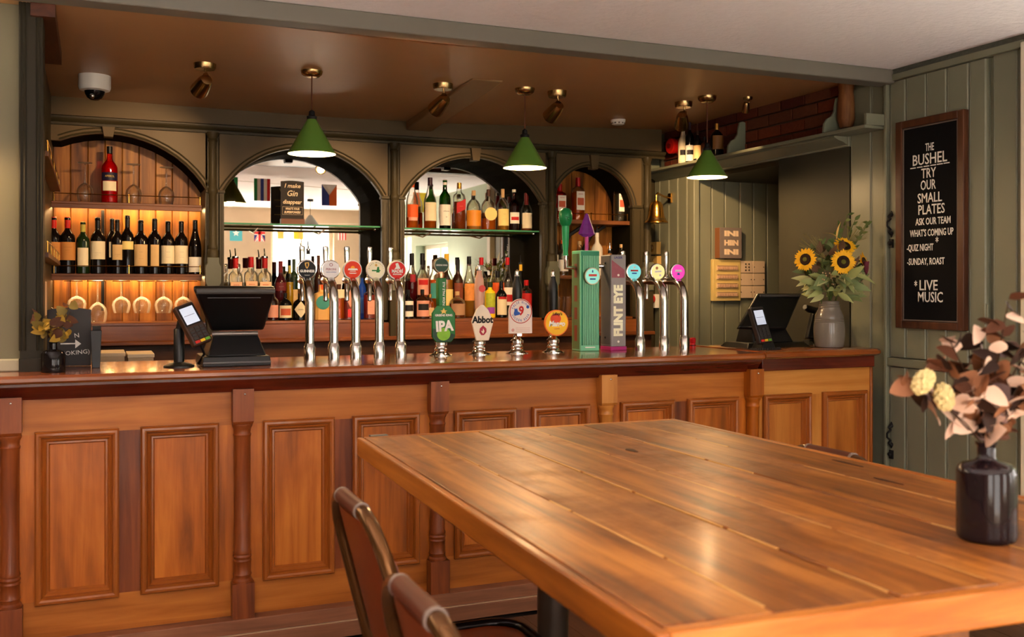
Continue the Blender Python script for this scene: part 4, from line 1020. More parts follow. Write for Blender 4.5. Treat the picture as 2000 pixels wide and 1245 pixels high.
m = MB(); m.hexa([(x0 + 0.04, 4.31, 1.149), (x1 - 0.09, 4.31, 1.149), (x1 - 0.09, 4.47, 1.149), (x0 + 0.04, 4.47, 1.149), (x0 + 0.06, 4.36, 1.26), (x1 - 0.13, 4.36, 1.26), (x1 - 0.13, 4.45, 1.26), (x0 + 0.06, 4.45, 1.26)]); m.build('neck', BLACK, t, bevel=0.005)
B(x1 - 0.14, x1 - 0.12, 4.292, 4.298, 1.135, 1.14).build('maker_plate', P('till_silver', (120, 112, 106), 0.3, 0.6), t)
t = thing('card_machine', 'card machine upright in a cradle with coiled cable, before the right till', 'card machine', at(1488, 682, Y=4.2))
c = at(1488, 600, Y=4.16)
keypad_reader(t, c + Vector((-0.008, 0.03, 0)), Vector((0.10, -0.30, -0.95)), Vector((1, 0.12, 0.067)), Vector((-0.05, -0.95, 0.3)), P('reader_dark', (40, 36, 36), 0.35), 1.15)
m = MB(); b0 = at(1490, 682, Y=4.2); m.hexa([(b0.x - 0.05, 4.14, 1.12), (b0.x + 0.04, 4.14, 1.12), (b0.x + 0.04, 4.24, 1.12), (b0.x - 0.05, 4.24, 1.12), (b0.x - 0.035, 4.15, 1.165), (b0.x + 0.03, 4.15, 1.165), (b0.x + 0.03, 4.22, 1.165), (b0.x - 0.035, 4.22, 1.165)]); m.build('cradle', BLACK, t, bevel=0.005)
m = MB(); cp = []
for k in range(150):
    a = PI * (0.95 + 1.1 * k / 149); q = k * 0.9
    cp.append((b0.x - 0.01 + 0.085 * math.cos(a), 4.17 + 0.05 * math.sin(a) + 0.0 * q, 1.128 + 0.006 * math.sin(q)) if True else 0)
m.tube([(x + 0.005 * math.cos(i * 0.9), y, z) for i, (x, y, z) in enumerate(cp)], 0.0025, 5); m.build('coiled_cable', P('cable_grey', (34, 34, 36), 0.4), t)
t = thing('card_terminal', 'black handset on a stand, half hidden behind the stoneware vase', 'card machine', at(1600, 683, Y=4.42))
b0 = at(1600, 683, Y=4.42)
m = MB(); m.hexa([(b0.x - 0.08, 4.36, 1.12), (b0.x + 0.05, 4.36, 1.12), (b0.x + 0.05, 4.5, 1.12), (b0.x - 0.08, 4.5, 1.12), (b0.x - 0.06, 4.4, 1.15), (b0.x + 0.04, 4.4, 1.15), (b0.x + 0.04, 4.48, 1.15), (b0.x - 0.06, 4.48, 1.15)]); m.build('base', BLACK, t, bevel=0.005)
pts_slab(at(1578, 660, Y=4.40), at(1612, 664, Y=4.40), at(1628, 602, Y=4.44), at(1592, 600, Y=4.44), 0.035, 'handset', BLACK, t, 0.006)
m = MB(); m.tube([at(1596, 608, Y=4.42), at(1580, 604, Y=4.41), at(1572, 600, Y=4.40)], [0.018, 0.02, 0.014], 10); m.build('scanner_head', BLACK, t)
for k in range(2): 
    m = MB(); m.ball(at(1598, 617 + 5 * k, Y=4.395), 0.004, 6, 5); m.build('button', GREY_M, t)
t = thing('bottle_stopper', 'small red capped stopper on the bar top beside the last tap', 'stopper', at(1353, 681, Y=4.47))
p = at(1353, 681, Y=4.47)
m = MB(); m.lathe([(0.016, 0), (0.016, 0.02), (0.013, 0.026), (0.016, 0.03), (0.017, 0.05), (0.012, 0.056)], (p.x, p.y, 1.12), 16); m.build('cap', P('stopper_red', (170, 24, 30), 0.3), t)
m = MB(); m.lathe([(0.0165, 0.012), (0.0175, 0.015), (0.0165, 0.018)], (p.x, p.y, 1.12), 16); m.build('band', P('stopper_dark', (80, 14, 18), 0.4), t)
# ================================================================ bottles
CLEARB = thin_glass('bottle_clear', (250, 249, 242), 0.8, 0.03, 0.4)
GREENB = thin_glass('bottle_green', (70, 140, 44), 0.8)
DGREEN = P('bottle_dark_green', (22, 38, 16), 0.08, var=0.2)
WINE = P('wine_bottle_glass', (14, 9, 8), 0.06, var=0.2)
DARKB = P('bottle_brown', (44, 22, 12), 0.08, var=0.2)
BLACKB = P('bottle_black', (12, 11, 12), 0.12)
PURPB = P('bottle_sloe', (52, 12, 18), 0.1)
PROFS = {   # fraction of radius, fraction of height
    'bordeaux': [(0.9, 0), (1, 0.012), (1, 0.62), (0.93, 0.68), (0.6, 0.74), (0.4, 0.78), (0.36, 0.82), (0.35, 0.95), (0.4, 0.955), (0.4, 0.985), (0.34, 1)],
    'burgundy': [(0.9, 0), (1, 0.012), (1, 0.48), (0.95, 0.55), (0.75, 0.66), (0.5, 0.76), (0.37, 0.84), (0.34, 0.95), (0.38, 0.955), (0.38, 0.985), (0.34, 1)],
    'round': [(0.9, 0), (1, 0.015), (1, 0.6), (0.96, 0.65), (0.7, 0.71), (0.42, 0.76), (0.36, 0.8), (0.33, 0.99), (0.33, 1)],
    'slope': [(0.9, 0), (1, 0.015), (1, 0.52), (0.9, 0.6), (0.62, 0.7), (0.42, 0.8), (0.36, 0.86), (0.35, 1)],
    'squat': [(0.9, 0), (1, 0.02), (1.0, 0.56), (0.9, 0.66), (0.6, 0.74), (0.3, 0.79), (0.26, 0.84), (0.26, 1)],
    'tall': [(0.92, 0), (1, 0.012), (1, 0.7), (0.9, 0.75), (0.5, 0.79), (0.4, 0.82), (0.38, 1)],
}
PAPER = [P('label_cream', (226, 212, 178), 0.7, var=0.05), P('label_white', (234, 228, 214), 0.7, var=0.04), P('label_tan', (206, 172, 120), 0.7, var=0.06), P('label_orange', (214, 88, 36), 0.6, var=0.06), P('label_red', (180, 34, 34), 0.6, var=0.05), P('label_pink', (214, 150, 130), 0.7, var=0.06), P('label_yellow', (230, 206, 130), 0.7, var=0.05), P('label_black', (26, 24, 26), 0.6), P('label_ochre', (190, 128, 66), 0.7, var=0.06), P('label_teal', (60, 140, 130), 0.6)]
CRM, WHT, TAN, ORG, RED, PNK, YEL, BLK, OCH, TEA = PAPER
LQ = {'amber': liquid('whisky_amber', (236, 130, 36), 0.4), 'gold': liquid('whisky_gold', (246, 184, 70), 0.4), 'red': liquid('aperitif_red', (226, 30, 30), 0.45), 'brown': liquid('rum_brown', (170, 80, 30), 0.5), 'orange': liquid('orange_gin', (246, 140, 30), 0.4), 'pink': liquid('pink_gin', (236, 120, 110), 0.3), 'clear': liquid('clear_spirit', (236, 232, 214), 0.06), 'yellow': liquid('yellow_cordial', (236, 196, 30), 0.6), 'blue': liquid('blue_gin', (36, 70, 170), 0.5), 'darkred': liquid('dark_red_gin', (110, 18, 26), 0.6)}
CAPM = {'red': P('cap_red', (176, 24, 26), 0.35), 'black': P('cap_black', (20, 18, 18), 0.35), 'gold': P('cap_gold', (196, 146, 66), 0.3, 0.8), 'cork': P('cap_cork', (196, 160, 116), 0.7), 'orange': P('cap_orange', (216, 84, 30), 0.4), 'purple': P('cap_purple', (52, 26, 40), 0.35), 'yellow': P('cap_yellow', (222, 176, 50), 0.4), 'wine': P('cap_winered', (110, 22, 22), 0.4), 'foilred': P('cap_foil_red', (190, 36, 26), 0.35), 'white': P('cap_white', (226, 216, 200), 0.4), 'brown': P('cap_brown', (74, 42, 26), 0.5), 'olive': P('cap_olive', (178, 164, 70), 0.4), 'green': P('cap_green', (40, 56, 32), 0.4)}
def bottle(x, y, z, h, r, label, prof='round', glass=None, liq=None, fill=0.5, lab=None, lz=(0.12, 0.45), cap='black', ch=0.14, pour=False, sq=0.0, group=None, words=None, wcol=None, lw=0.62, sub=None, name='bottle', cat='bottle', shape_='wrap', lean=0):
    """one bottle: glass skin, drink, label, cap and sometimes a pourer"""
    glass = glass or CLEARB
    t = thing(name, label, cat, (x, y, z), group=group)
    PR = [(a * r, b * h) for a, b in PROFS[prof]]
    n = 16 if sq else 18
    m = MB(); m.lathe(PR, (0, 0, 0), n, sq=sq, a0=PI / 16 if sq else 0); m.build('glass', glass, t, local=True)
    if liq:
        top = fill * h
        lp = [(a * r * 0.93, max(0.008, b * h)) for a, b in PROFS[prof] if b * h < top]
        # radius at the fill line
        rr = lp[-1][0]
        for (a0, b0), (a1, b1) in zip(PROFS[prof][:-1], PROFS[prof][1:]):
            if b0 * h <= top <= b1 * h: rr = (a0 + (a1 - a0) * (top / h - b0) / max(1e-6, b1 - b0)) * r * 0.93
        lp.append((rr, top))
        m = MB(); m.lathe(lp, (0, 0, 0), n, sq=sq, a0=PI / 16 if sq else 0); m.build('drink', LQ[liq] if isinstance(liq, str) else liq, t, local=True)
    ang = math.atan2(-y, -x)          # labels look towards the room
    ang = -PI / 2 * 0.75 + ang * 0.25 if sq == 0 else -PI / 2
    lb = None
    if lab:
        z0, z1 = lz[0] * h, lz[1] * h
        if sq:
            q = r * 1.012
            m = MB()
            if shape_ == 'diamond': m.prism([(0, z0), (r * .8, (z0 + z1) / 2), (0, z1), (-r * .8, (z0 + z1) / 2)], -q - 0.0006, -q + 0.002, 'xz')
            elif shape_ == 'round': m.prism(circ(0, (z0 + z1) / 2, (z1 - z0) / 2, 16), -q - 0.0006, -q + 0.002, 'xz')
            elif shape_ == 'sash': m.prism([(-r * .85, z0), (r * .85, z0 + 0.25 * (z1 - z0) + 0.006), (r * .85, z1), (-r * .85, z1 - 0.25 * (z1 - z0) - 0.006)], -q - 0.0006, -q + 0.002, 'xz')
            else: m.box(-r * lw, r * lw, -q - 0.0006, -q + 0.002, z0, z1)
            lb = m.build('label', lab, t, local=True)
        else:
            m = MB(); rr = r * 1.012; k = lw * 1.75
            if shape_ == 'diamond':
                zc = (z0 + z1) / 2; vs = []; fs = []
                for i in range(9):
                    f = abs(i - 4) / 4; a = ang - k * .7 + 1.4 * k * i / 8
                    vs += [(rr * math.cos(a), rr * math.sin(a), zc - (z1 - z0) / 2 * (1 - f) - 0.001), (rr * math.cos(a), rr * math.sin(a), zc + (z1 - z0) / 2 * (1 - f) + 0.001)]
                for i in range(8): fs.append((2 * i, 2 * i + 2, 2 * i + 3, 2 * i + 1))
                m.add(vs, fs)
            else:
                m.lathe([(rr, z0), (rr, z1)], (0, 0, 0), 10, a0=ang - k, a1=ang + k)
            lb = m.build('label', lab, t, local=True)
        if sub:   # a second block of colour on the label
            f0, f1, mt = sub
            a, b = z0 + (z1 - z0) * f0, z0 + (z1 - z0) * f1
            m = MB()
            if sq: m.box(-r * lw * .8, r * lw * .8, -r * 1.012 - 0.0012, -r * 1.012 - 0.0004, a, b)
            else: m.lathe([(r * 1.018, a), (r * 1.018, b)], (0, 0, 0), 8, a0=ang - lw * 1.3, a1=ang + lw * 1.3)
            m.build('label_print', mt, lb, local=True)
        if words:
            fr = Matrix.Rotation(ang + PI / 2, 4, 'Z') @ Matrix.Rotation(PI / 2, 4, 'X')
            d = Vector((math.cos(ang), math.sin(ang), 0)) * (r * 1.03 + 0.0008)
            for wi, (s_, f_, sz) in enumerate(words):
                text(s_, sz, wcol or INK_K, lb, (d.x, d.y, z0 + (z1 - z0) * f_), face=fr, local=True, sx=0.85)
    if cap:
        rn = PR[-1][0]
        m = MB(); m.lathe([(rn * 1.08, h * (1 - ch)), (rn * 1.1, h * (1 - ch) + 0.002), (rn * 1.1, h * 1.004), (rn * 0.95, h * 1.008), (0.0001, h * 1.009)], (0, 0, 0), 14); m.build('cap', CAPM[cap], t, local=True)
    if pour:
        m = MB(); m.lathe([(rn * 1.2, h), (rn * 1.3, h + 0.006), (rn * 1.2, h + 0.014)], (0, 0, 0), 12); m.tube([(0, 0, h + 0.01), (0, 0, h + 0.03), (-0.004, -0.006, h + 0.062)], [0.0055, 0.004, 0.003], 8)
        m.build('pourer', CHROME if pour == 'steel' else CAPM['black'], t, local=True)
    return t
def bat(u, vt, vb, wpx, y, zbase, *a, **k):
    """bottle placed on a shelf by where it stands in the photograph"""
    p = at(u, vb, Y=y); q = at(u, vt, Y=y)
    dd = p.x * CS + y * CC
    return bottle(p.x, y, zbase, max(0.05, q.z - zbase), wpx * dd / FPX / 2, *a, **k)

# ---- wine on the middle shelf of the left recess
G = 'wine bottles on the middle shelf of the left recess'
wz = 1.52
rows = [  # u, top, width, label text, cap, paper, label z, lw
    (105, 425, 27, 'foilred', OCH, (0.24, 0.56), 0.75, 'wine bottle with scarlet capsule, cut off by the post'),
    (132, 425, 28, 'foilred', OCH, (0.24, 0.56), 0.75, 'wine bottle with scarlet capsule and broad ochre label'),
    (162, 434, 25, 'olive', CRM, (0.14, 0.5), 0.5, 'wine bottle with yellow-green capsule and slim pale label'),
    (191, 426, 27, 'black', CRM, (0.26, 0.58), 0.78, 'wine bottle with cream label, just left of the shelf upright'),
    (219, 428, 22, 'black', CRM, (0.3, 0.58), 0.3, 'wine bottle turned aside, directly in front of the shelf upright'),
    (229, 430, 23, 'black', TAN, (0.26, 0.54), 0.5, 'wine bottle with small tan label, just right of the shelf upright'),
    (249, 422, 24, 'black', YEL, (0.42, 0.56), 0.62, 'wine bottle with short yellow label set high'),
    (275, 431, 27, 'black', TAN, (0.15, 0.55), 0.62, 'wine bottle with tall tan label, fifth from the right end'),
    (302, 428, 26, 'black', TAN, (0.14, 0.53), 0.35, 'wine bottle turned so its tan label is half hidden'),
    (328, 433, 25, 'black', CRM, (0.2, 0.54), 0.72, 'wine bottle with beige label, third from the right end'),
    (354, 433, 25, 'black', CRM, (0.2, 0.54), 0.70, 'wine bottle with beige label, second from the right end'),
    (381, 431, 24, 'black', WHT, (0.04, 0.32), 0.75, 'sloping-shouldered wine bottle with low white label at the right end')]
for i, (u, vt, w_, cp, pap, lz, lw, lb) in enumerate(rows):
    y = 6.33 + (0.035 if i in (4,) else 0)
    t = bat(u, vt, 529.5, w_, y, wz, lb, 'burgundy' if i == 11 else 'bordeaux', DGREEN if i == 2 else WINE, None, lab=pap, lz=lz, cap=cp, ch=0.2, group=G, lw=lw,
            words=[('—————', 0.72, 0.011), ('———', 0.55, 0.008)] if i in (0, 1) else [('————', 0.35, 0.010), ('——', 0.25, 0.008)] if i in (3, 5) else [('———', 0.65, 0.010), ('————', 0.35, 0.008)] if i in (7, 9, 10) else None)
    if i == 11:
        m = MB(); m.lathe([(0.0001, 0), (0.018, 0.0), (0.018, 0.001)], (0, -0.031, 0.165), 12, axis='y'); m.build('neck_seal', WHT, t, local=True)

# ---- stemmed glasses
def wine_glass(label, group, loc, bowl=0.042, h=0.19, name='wine_glass'):
    t = thing(name, label, 'glass', loc, group=group)
    k = bowl
    m = MB()      # upside down: foot on top, rim at z=0
    m.lathe([(k * 0.78, 0), (k * 0.92, h * 0.12), (k, h * 0.25), (k * 0.9, h * 0.36), (k * 0.55, h * 0.45), (0.006, h * 0.5)], (0, 0, 0), 20); m.f = [f for f in m.f if len(f) == 4]
    m.build('bowl', GLASS, t, local=True)
    m = MB(); m.lathe([(0.006, h * 0.49), (0.0042, h * 0.6), (0.0042, h * 0.93), (0.008, h * 0.97)], (0, 0, 0), 10); m.build('stem', GLASS, t, local=True)
    m = MB(); m.lathe([(0.008, h * 0.965), (k * 0.85, h * 0.99), (k * 0.86, h), (0.0001, h)], (0, 0, 0), 20); m.build('foot', GLASS, t, local=True)
    return t
for i, (u, lb) in enumerate([(166, 'upturned wine glass left of the red aperitif bottle'), (261, 'upturned wine glass just right of the red aperitif bottle'), (325, 'upturned wine glass at the right end of the top shelf')]):
    p = at(u, 394, Y=6.33); q = at(u, [318, 321, 327][i], Y=6.33)
    wine_glass(lb, 'upturned glasses on the top left shelf', (p.x, 6.33, 1.935), 0.046, q.z - 1.935)
for i, (u, vb) in enumerate([(150, 610), (191, 634), (237, 612), (277, 612), (319.5, 612), (358, 612)]):
    y = 6.33; p = at(u, vb, Y=y); h = 1.486 - p.z
    names = ['first hanging wine glass from the left', 'longest hanging wine glass, left of the shelf upright', 'hanging wine glass just right of the shelf upright', 'hanging wine glass, third from the right end', 'hanging wine glass, second from the right end', 'hanging wine glass at the right end beside the till']
    wine_glass(names[i], 'glasses hanging under the wine shelf', (p.x, y, p.z), 0.052, h, name='hanging_wine_glass')
bat(214, 287, 393, 30, 6.33, 1.935, 'tall bottle of bright red aperitif with black cap', 'round', thin_glass('bottle_red_tint', (255, 120, 110), 0.9), 'red', 0.74, lab=P('label_navy', (30, 26, 52), 0.5), lz=(0.40, 0.54), cap='black', ch=0.12, words=[('APEROL', 0.5, 0.017)], wcol=INK_Y, lw=0.7, sub=(-1.3, -0.1, CRM))
b_ = bpy.data.objects['bottle.012'] if 'bottle.012' in bpy.data.objects else None
bat(96, 590, 640, 22, 6.28, ZL, 'dark bottle with steel pourer in the left corner behind the chalk sign', 'round', BLACKB, None, lab=BLK, cap='black', pour='steel', ch=0.2)

# ---- top glass shelf, second mirror
G = 'spirits on the glass shelf'
gz = 1.83; gy = 6.35
bat(784, 366, 437, 14, gy, gz, 'green spirit bottle half hidden by the left column', 'round', GREENB, None, lab=BLK, lz=(0.0, 0.3), cap='green', group=G)
bat(805, 347, 437, 24, gy, gz, 'clear bottle with orange label and orange capsule', 'slope', CLEARB, 'amber', 0.22, lab=ORG, lz=(0.22, 0.47), cap='orange', ch=0.19, group=G, sub=(-0.25, 0.0, PNK))
bat(840, 348, 438, 25, gy, gz, 'whisky bottle with purple-black cap and torn cream label', 'slope', CLEARB, 'amber', 0.38, lab=CRM, lz=(0.16, 0.52), cap='purple', ch=0.15, group=G)
bat(869, 352, 439, 22, gy, gz, 'bright green whisky bottle with large white label', 'bordeaux', GREENB, None, lab=WHT, lz=(0.08, 0.5), cap='white', ch=0.1, group=G, words=[('LAPHROAIG', 0.68, 0.0085), ('10', 0.4, 0.013)], lw=0.8)
bat(897, 358, 440, 22, gy, gz, 'square whisky bottle with slanting red label and gold cap', 'tall', CLEARB, 'brown', 0.6, lab=RED, lz=(0.34, 0.66), cap='gold', ch=0.12, sq=0.7, group=G, shape_='sash', words=[('————', 0.5, 0.008)], wcol=INK_Y)
bat(925, 373, 441, 29, gy, gz, 'squat rounded whisky bottle with amber glass label', 'squat', CLEARB, 'gold', 0.5, lab=P('label_amber', (216, 136, 40), 0.4, var=0.1), lz=(0.1, 0.5), cap='cork', ch=0.12, group=G, lw=0.8)
bat(954, 371, 441, 27, gy, gz, 'square decanter bottle of golden whisky with dark stopper', 'squat', CLEARB, 'amber', 0.3, lab=YEL, lz=(0.24, 0.56), cap='brown', ch=0.16, sq=0.6, group=G, shape_='round')
bat(982, 370, 443, 24, gy, gz, 'bourbon bottle with plain square buff label', 'squat', CLEARB, 'gold', 0.5, lab=YEL, lz=(0.12, 0.52), cap='cork', ch=0.2, group=G, words=[('———', 0.7, 0.009), ('—————', 0.4, 0.007)])
bat(1004, 371, 444, 21, gy, gz, 'dark red liqueur bottle with white oval label', 'round', thin_glass('bottle_ruby', (150, 40, 30), 0.85), 'darkred', 0.6, lab=WHT, lz=(0.18, 0.45), cap='white', ch=0.06, group=G, sub=(0.3, 0.6, RED))
bat(1028, 378, 445, 22, gy, gz, 'clear bottle with cream label and wine-red capsule at the shelf end', 'slope', CLEARB, 'brown', 0.2, lab=CRM, lz=(0.08, 0.48), cap='wine', ch=0.3, group=G)

# ---- ledge, first mirror
G = 'spirits in front of the first mirror'
fy, by = 6.27, 6.38
bee = lambda u, vt, pour, lb, li, y=by: bat(u, vt, 617, 27, y, ZL, lb, 'tall', CLEARB, li, 0.6, lab=PNK if li == 'pink' else P('label_peach', (236, 190, 150), 0.6, var=0.06), lz=(0.12, 0.62), cap='red', ch=0.16, pour=pour, sq=0.6, group=G, words=[('BEEFEATER', 0.9, 0.0085)], wcol=INK_R, sub=(0.25, 0.6, P('label_figure', (190, 90, 60), 0.6)), lw=0.8)
bee(460, 505, 'steel', 'gin bottle with red cap and steel pourer, leftmost in the first mirror', 'clear')
bee(490, 503, False, 'gin bottle with plain red cap and no pourer', 'clear')
bee(517, 505, 'steel', 'gin bottle with red cap and steel pourer, right of the plain capped one', 'clear')
bat(548, 511, 617, 23, by, ZL, 'dark sloe gin bottle with deep red cap', 'round', PURPB, None, lab=P('label_sloe', (96, 30, 34), 0.5), lz=(0.5, 0.64), cap='wine', ch=0.2, group=G, words=[('————', 0.5, 0.008)], wcol=INK_W)
bat(533, 566, 623, 22, fy, ZL, 'small pink-labelled flask beside the till', 'round', CLEARB, 'darkred', 0.5, lab=PNK, lz=(0.1, 0.5), cap='red', group=G)
bat(557, 573, 624, 26, fy, ZL, 'short black flask with square parchment label', 'squat', BLACKB, None, lab=CRM, lz=(0.1, 0.55), cap='black', group=G, sub=(0.2, 0.75, P('label_figure', (190, 90, 60), 0.6)))
bat(586, 573, 624, 27, fy, ZL, 'short black apothecary bottle with diamond label', 'squat', BLACKB, None, lab=CRM, lz=(0.1, 0.7), cap='black', shape_='diamond', group=G, words=[("HENDRICK'S", 0.5, 0.007)], lw=0.8)
bat(566, 520, 617, 14, by + 0.02, ZL, 'slim pale yellow liqueur bottle', 'tall', CLEARB, 'yellow', 0.7, cap='olive', group=G)
bat(574, 507, 617, 16, by + 0.04, ZL, 'olive-capped bottle with low parchment label, beside the black tap badge', 'tall', DGREEN, None, lab=TAN, lz=(0.25, 0.5), cap='green', ch=0.18, group=G)
bat(602, 490, 617, 20, by, ZL, 'clear bottle with steel pourer between the first two tap badges', 'round', CLEARB, 'gold', 0.4, lab=YEL, cap='black', ch=0.05, pour='steel', group=G)
bat(622, 500, 617, 18, by + 0.03, ZL, 'dark brown bottle behind the white tap badge', 'round', DARKB, None, lab=BLK, cap='brown', group=G)
bat(628, 557, 624, 29, fy, ZL, 'square buff gin bottle with round teal label', 'tall', P('bottle_buff', (214, 166, 96), 0.4, var=0.08), None, lab=TEA, lz=(0.3, 0.7), cap='orange', sq=0.8, shape_='round', group=G)
bat(661, 556, 624, 24, fy, ZL, 'amber spirit bottle with folded cream label', 'tall', CLEARB, 'amber', 0.6, lab=CRM, lz=(0.62, 0.86), cap='brown', group=G)
bat(682, 556, 624, 22, fy, ZL, 'crimson gin bottle with pale diamond label', 'tall', CLEARB, 'pink', 0.7, lab=PNK, lz=(0.35, 0.85), cap='black', sq=0.5, shape_='diamond', group=G, sub=(-0.55, -0.1, P('label_coral', (216, 60, 64), 0.6)))
bat(722, 556, 624, 22, fy, ZL, 'rose gin bottle with plain pink label, left of the column', 'tall', CLEARB, 'pink', 0.7, lab=PNK, lz=(0.15, 0.55), cap='black', sq=0.5, group=G, words=[('———', 0.5, 0.008)])
bat(707, 530, 617, 16, by, ZL, 'cobalt blue gin bottle', 'round', P('bottle_cobalt', (24, 60, 150), 0.1), None, lab=P('label_blue', (40, 90, 170), 0.5), cap='black', group=G)
bat(690, 522, 617, 18, by + 0.02, ZL, 'dark bottle behind the orange tap badge', 'round', DARKB, None, lab=RED, cap='black', group=G)
bat(645, 530, 617, 18, by + 0.02, ZL, 'clear bottle with red label behind the second tap', 'round', CLEARB, 'gold', 0.5, lab=RED, cap='red', group=G)
for k, (u, vt, c_, lb) in enumerate([(440, 565, 'darkred', 'small crimson miniature bottle, leftmost on the ledge'), (477, 570, 'brown', 'small dark miniature between the gin bottles'), (481, 566, 'red', 'small red miniature between the gin bottles'), (500, 570, 'amber', 'small amber miniature between the gin bottles')]):
    bat(u, vt, 624, 10, 6.24, ZL, lb, 'round', CLEARB, c_, 0.6, cap='black' if k % 2 else 'red', group=G)

# ---- ledge, second mirror
G = 'spirits in front of the second mirror'
bat(783, 498, 612, 15, by, ZL, 'tall white-labelled bottle with pourer, against the left column', 'tall', CLEARB, 'clear', 0.6, lab=WHT, lz=(0.3, 0.85), cap='black', pour=True, group=G, ch=0.05)
bat(804, 496, 612, 24, by, ZL, 'black-capped bottle of dark plum spirit with red seal', 'round', CLEARB, 'darkred', 0.58, lab=P('label_seal', (140, 24, 34), 0.5), lz=(0.56, 0.68), cap='black', ch=0.17, group=G, lw=0.25)
bat(825, 496, 612, 25, by, ZL, 'black-capped clear rum bottle with pink label and red seal', 'round', CLEARB, 'brown', 0.32, lab=PNK, lz=(0.36, 0.62), cap='black', ch=0.17, group=G, sub=(0.6, 0.9, RED))
bat(797, 567, 620, 21, fy, ZL, 'dark flask with white label and black roundel', 'round', BLACKB, None, lab=WHT, lz=(0.08, 0.62), cap='black', group=G, sub=(0.35, 0.75, BLK), lw=0.8)
bat(825, 566, 620, 28, fy, ZL, 'dark rum flask with floral parchment label', 'squat', DARKB, None, lab=PNK, lz=(0.08, 0.62), cap='black', group=G, sub=(0.4, 0.8, BLK))
bat(848, 508, 612, 26, by, ZL, 'amber whiskey bottle with teal roundel label', 'round', CLEARB, 'amber', 0.66, lab=TEA, lz=(0.34, 0.6), cap='brown', ch=0.16, group=G, lw=0.45)
bat(840, 575, 620, 16, fy - 0.01, ZL, 'small amber bottle in front of the whiskey', 'round', CLEARB, 'amber', 0.7, lab=TAN, cap='gold', group=G)
bat(872, 497, 612, 26, by, ZL, 'gold-capped spirit bottle behind the green pump badge', 'round', CLEARB, 'gold', 0.6, lab=YEL, cap='yellow', ch=0.12, group=G)
bat(894, 508, 612, 22, by, ZL, 'black-capped spiced rum bottle with rosy figure label', 'round', DARKB, None, lab=P('label_rum', (120, 60, 40), 0.5, var=0.4, scale=40), lz=(0.3, 0.6), cap='black', ch=0.18, group=G, lw=0.5)
bat(893, 570, 620, 31, fy, ZL, 'wide squat brown flask with faded label', 'squat', CLEARB, 'brown', 0.55, lab=P('label_faded', (170, 130, 100), 0.6, var=0.1), lz=(0.12, 0.55), cap='cork', group=G)
bat(916, 502, 612, 23, by, ZL, 'clear rum bottle with black cap and bright orange label', 'slope', CLEARB, 'gold', 0.5, lab=P('label_tropic', (216, 140, 70), 0.6, var=0.35, scale=30), lz=(0.28, 0.56), cap='black', ch=0.12, group=G)
bat(940, 504, 612, 24, by, ZL, 'clear vodka bottle with bright red cap, behind the pink pump handle', 'round', CLEARB, 'clear', 0.6, lab=WHT, cap='red', ch=0.12, group=G)
bat(957, 552, 620, 21, fy, ZL, 'bright yellow liqueur bottle with green and purple label', 'tall', P('bottle_yellow', (236, 196, 30), 0.3, var=0.05), None, lab=P('label_lime', (170, 180, 50), 0.5, var=0.4, scale=50), lz=(0.3, 0.7), cap='green', group=G, sub=(-0.45, 0.0, P('label_violet', (150, 70, 170), 0.5)))
bat(979, 550, 620, 22, fy, ZL, 'black bottle with tall cream label and red heading', 'round', BLACKB, None, lab=CRM, lz=(0.08, 0.58), cap='black', ch=0.12, group=G, sub=(0.86, 1.0, RED))
bat(972, 530, 612, 26, by, ZL, 'golden tonic syrup bottle with orange label', 'round', CLEARB, 'gold', 0.7, lab=ORG, lz=(0.4, 0.75), cap='black', group=G)
bat(991, 504, 612, 22, by, ZL, 'red-capped clear spirit bottle with silver neck', 'slope', CLEARB, 'clear', 0.6, lab=WHT, lz=(0.2, 0.5), cap='red', ch=0.12, group=G, sub=(0.2, 0.6, RED))
bat(1017, 517, 612, 18, by, ZL, 'dark bottle with yellow neck band and black pourer', 'round', BLACKB, None, lab=RED, lz=(0.2, 0.5), cap='yellow', ch=0.12, pour=True, group=G)
bat(1028, 548, 618, 22, 6.31, ZL, 'short bottle with red label, at the right edge of the second mirror', 'tall', CLEARB, 'gold', 0.4, lab=RED, lz=(0.25, 0.65), cap='red', group=G)

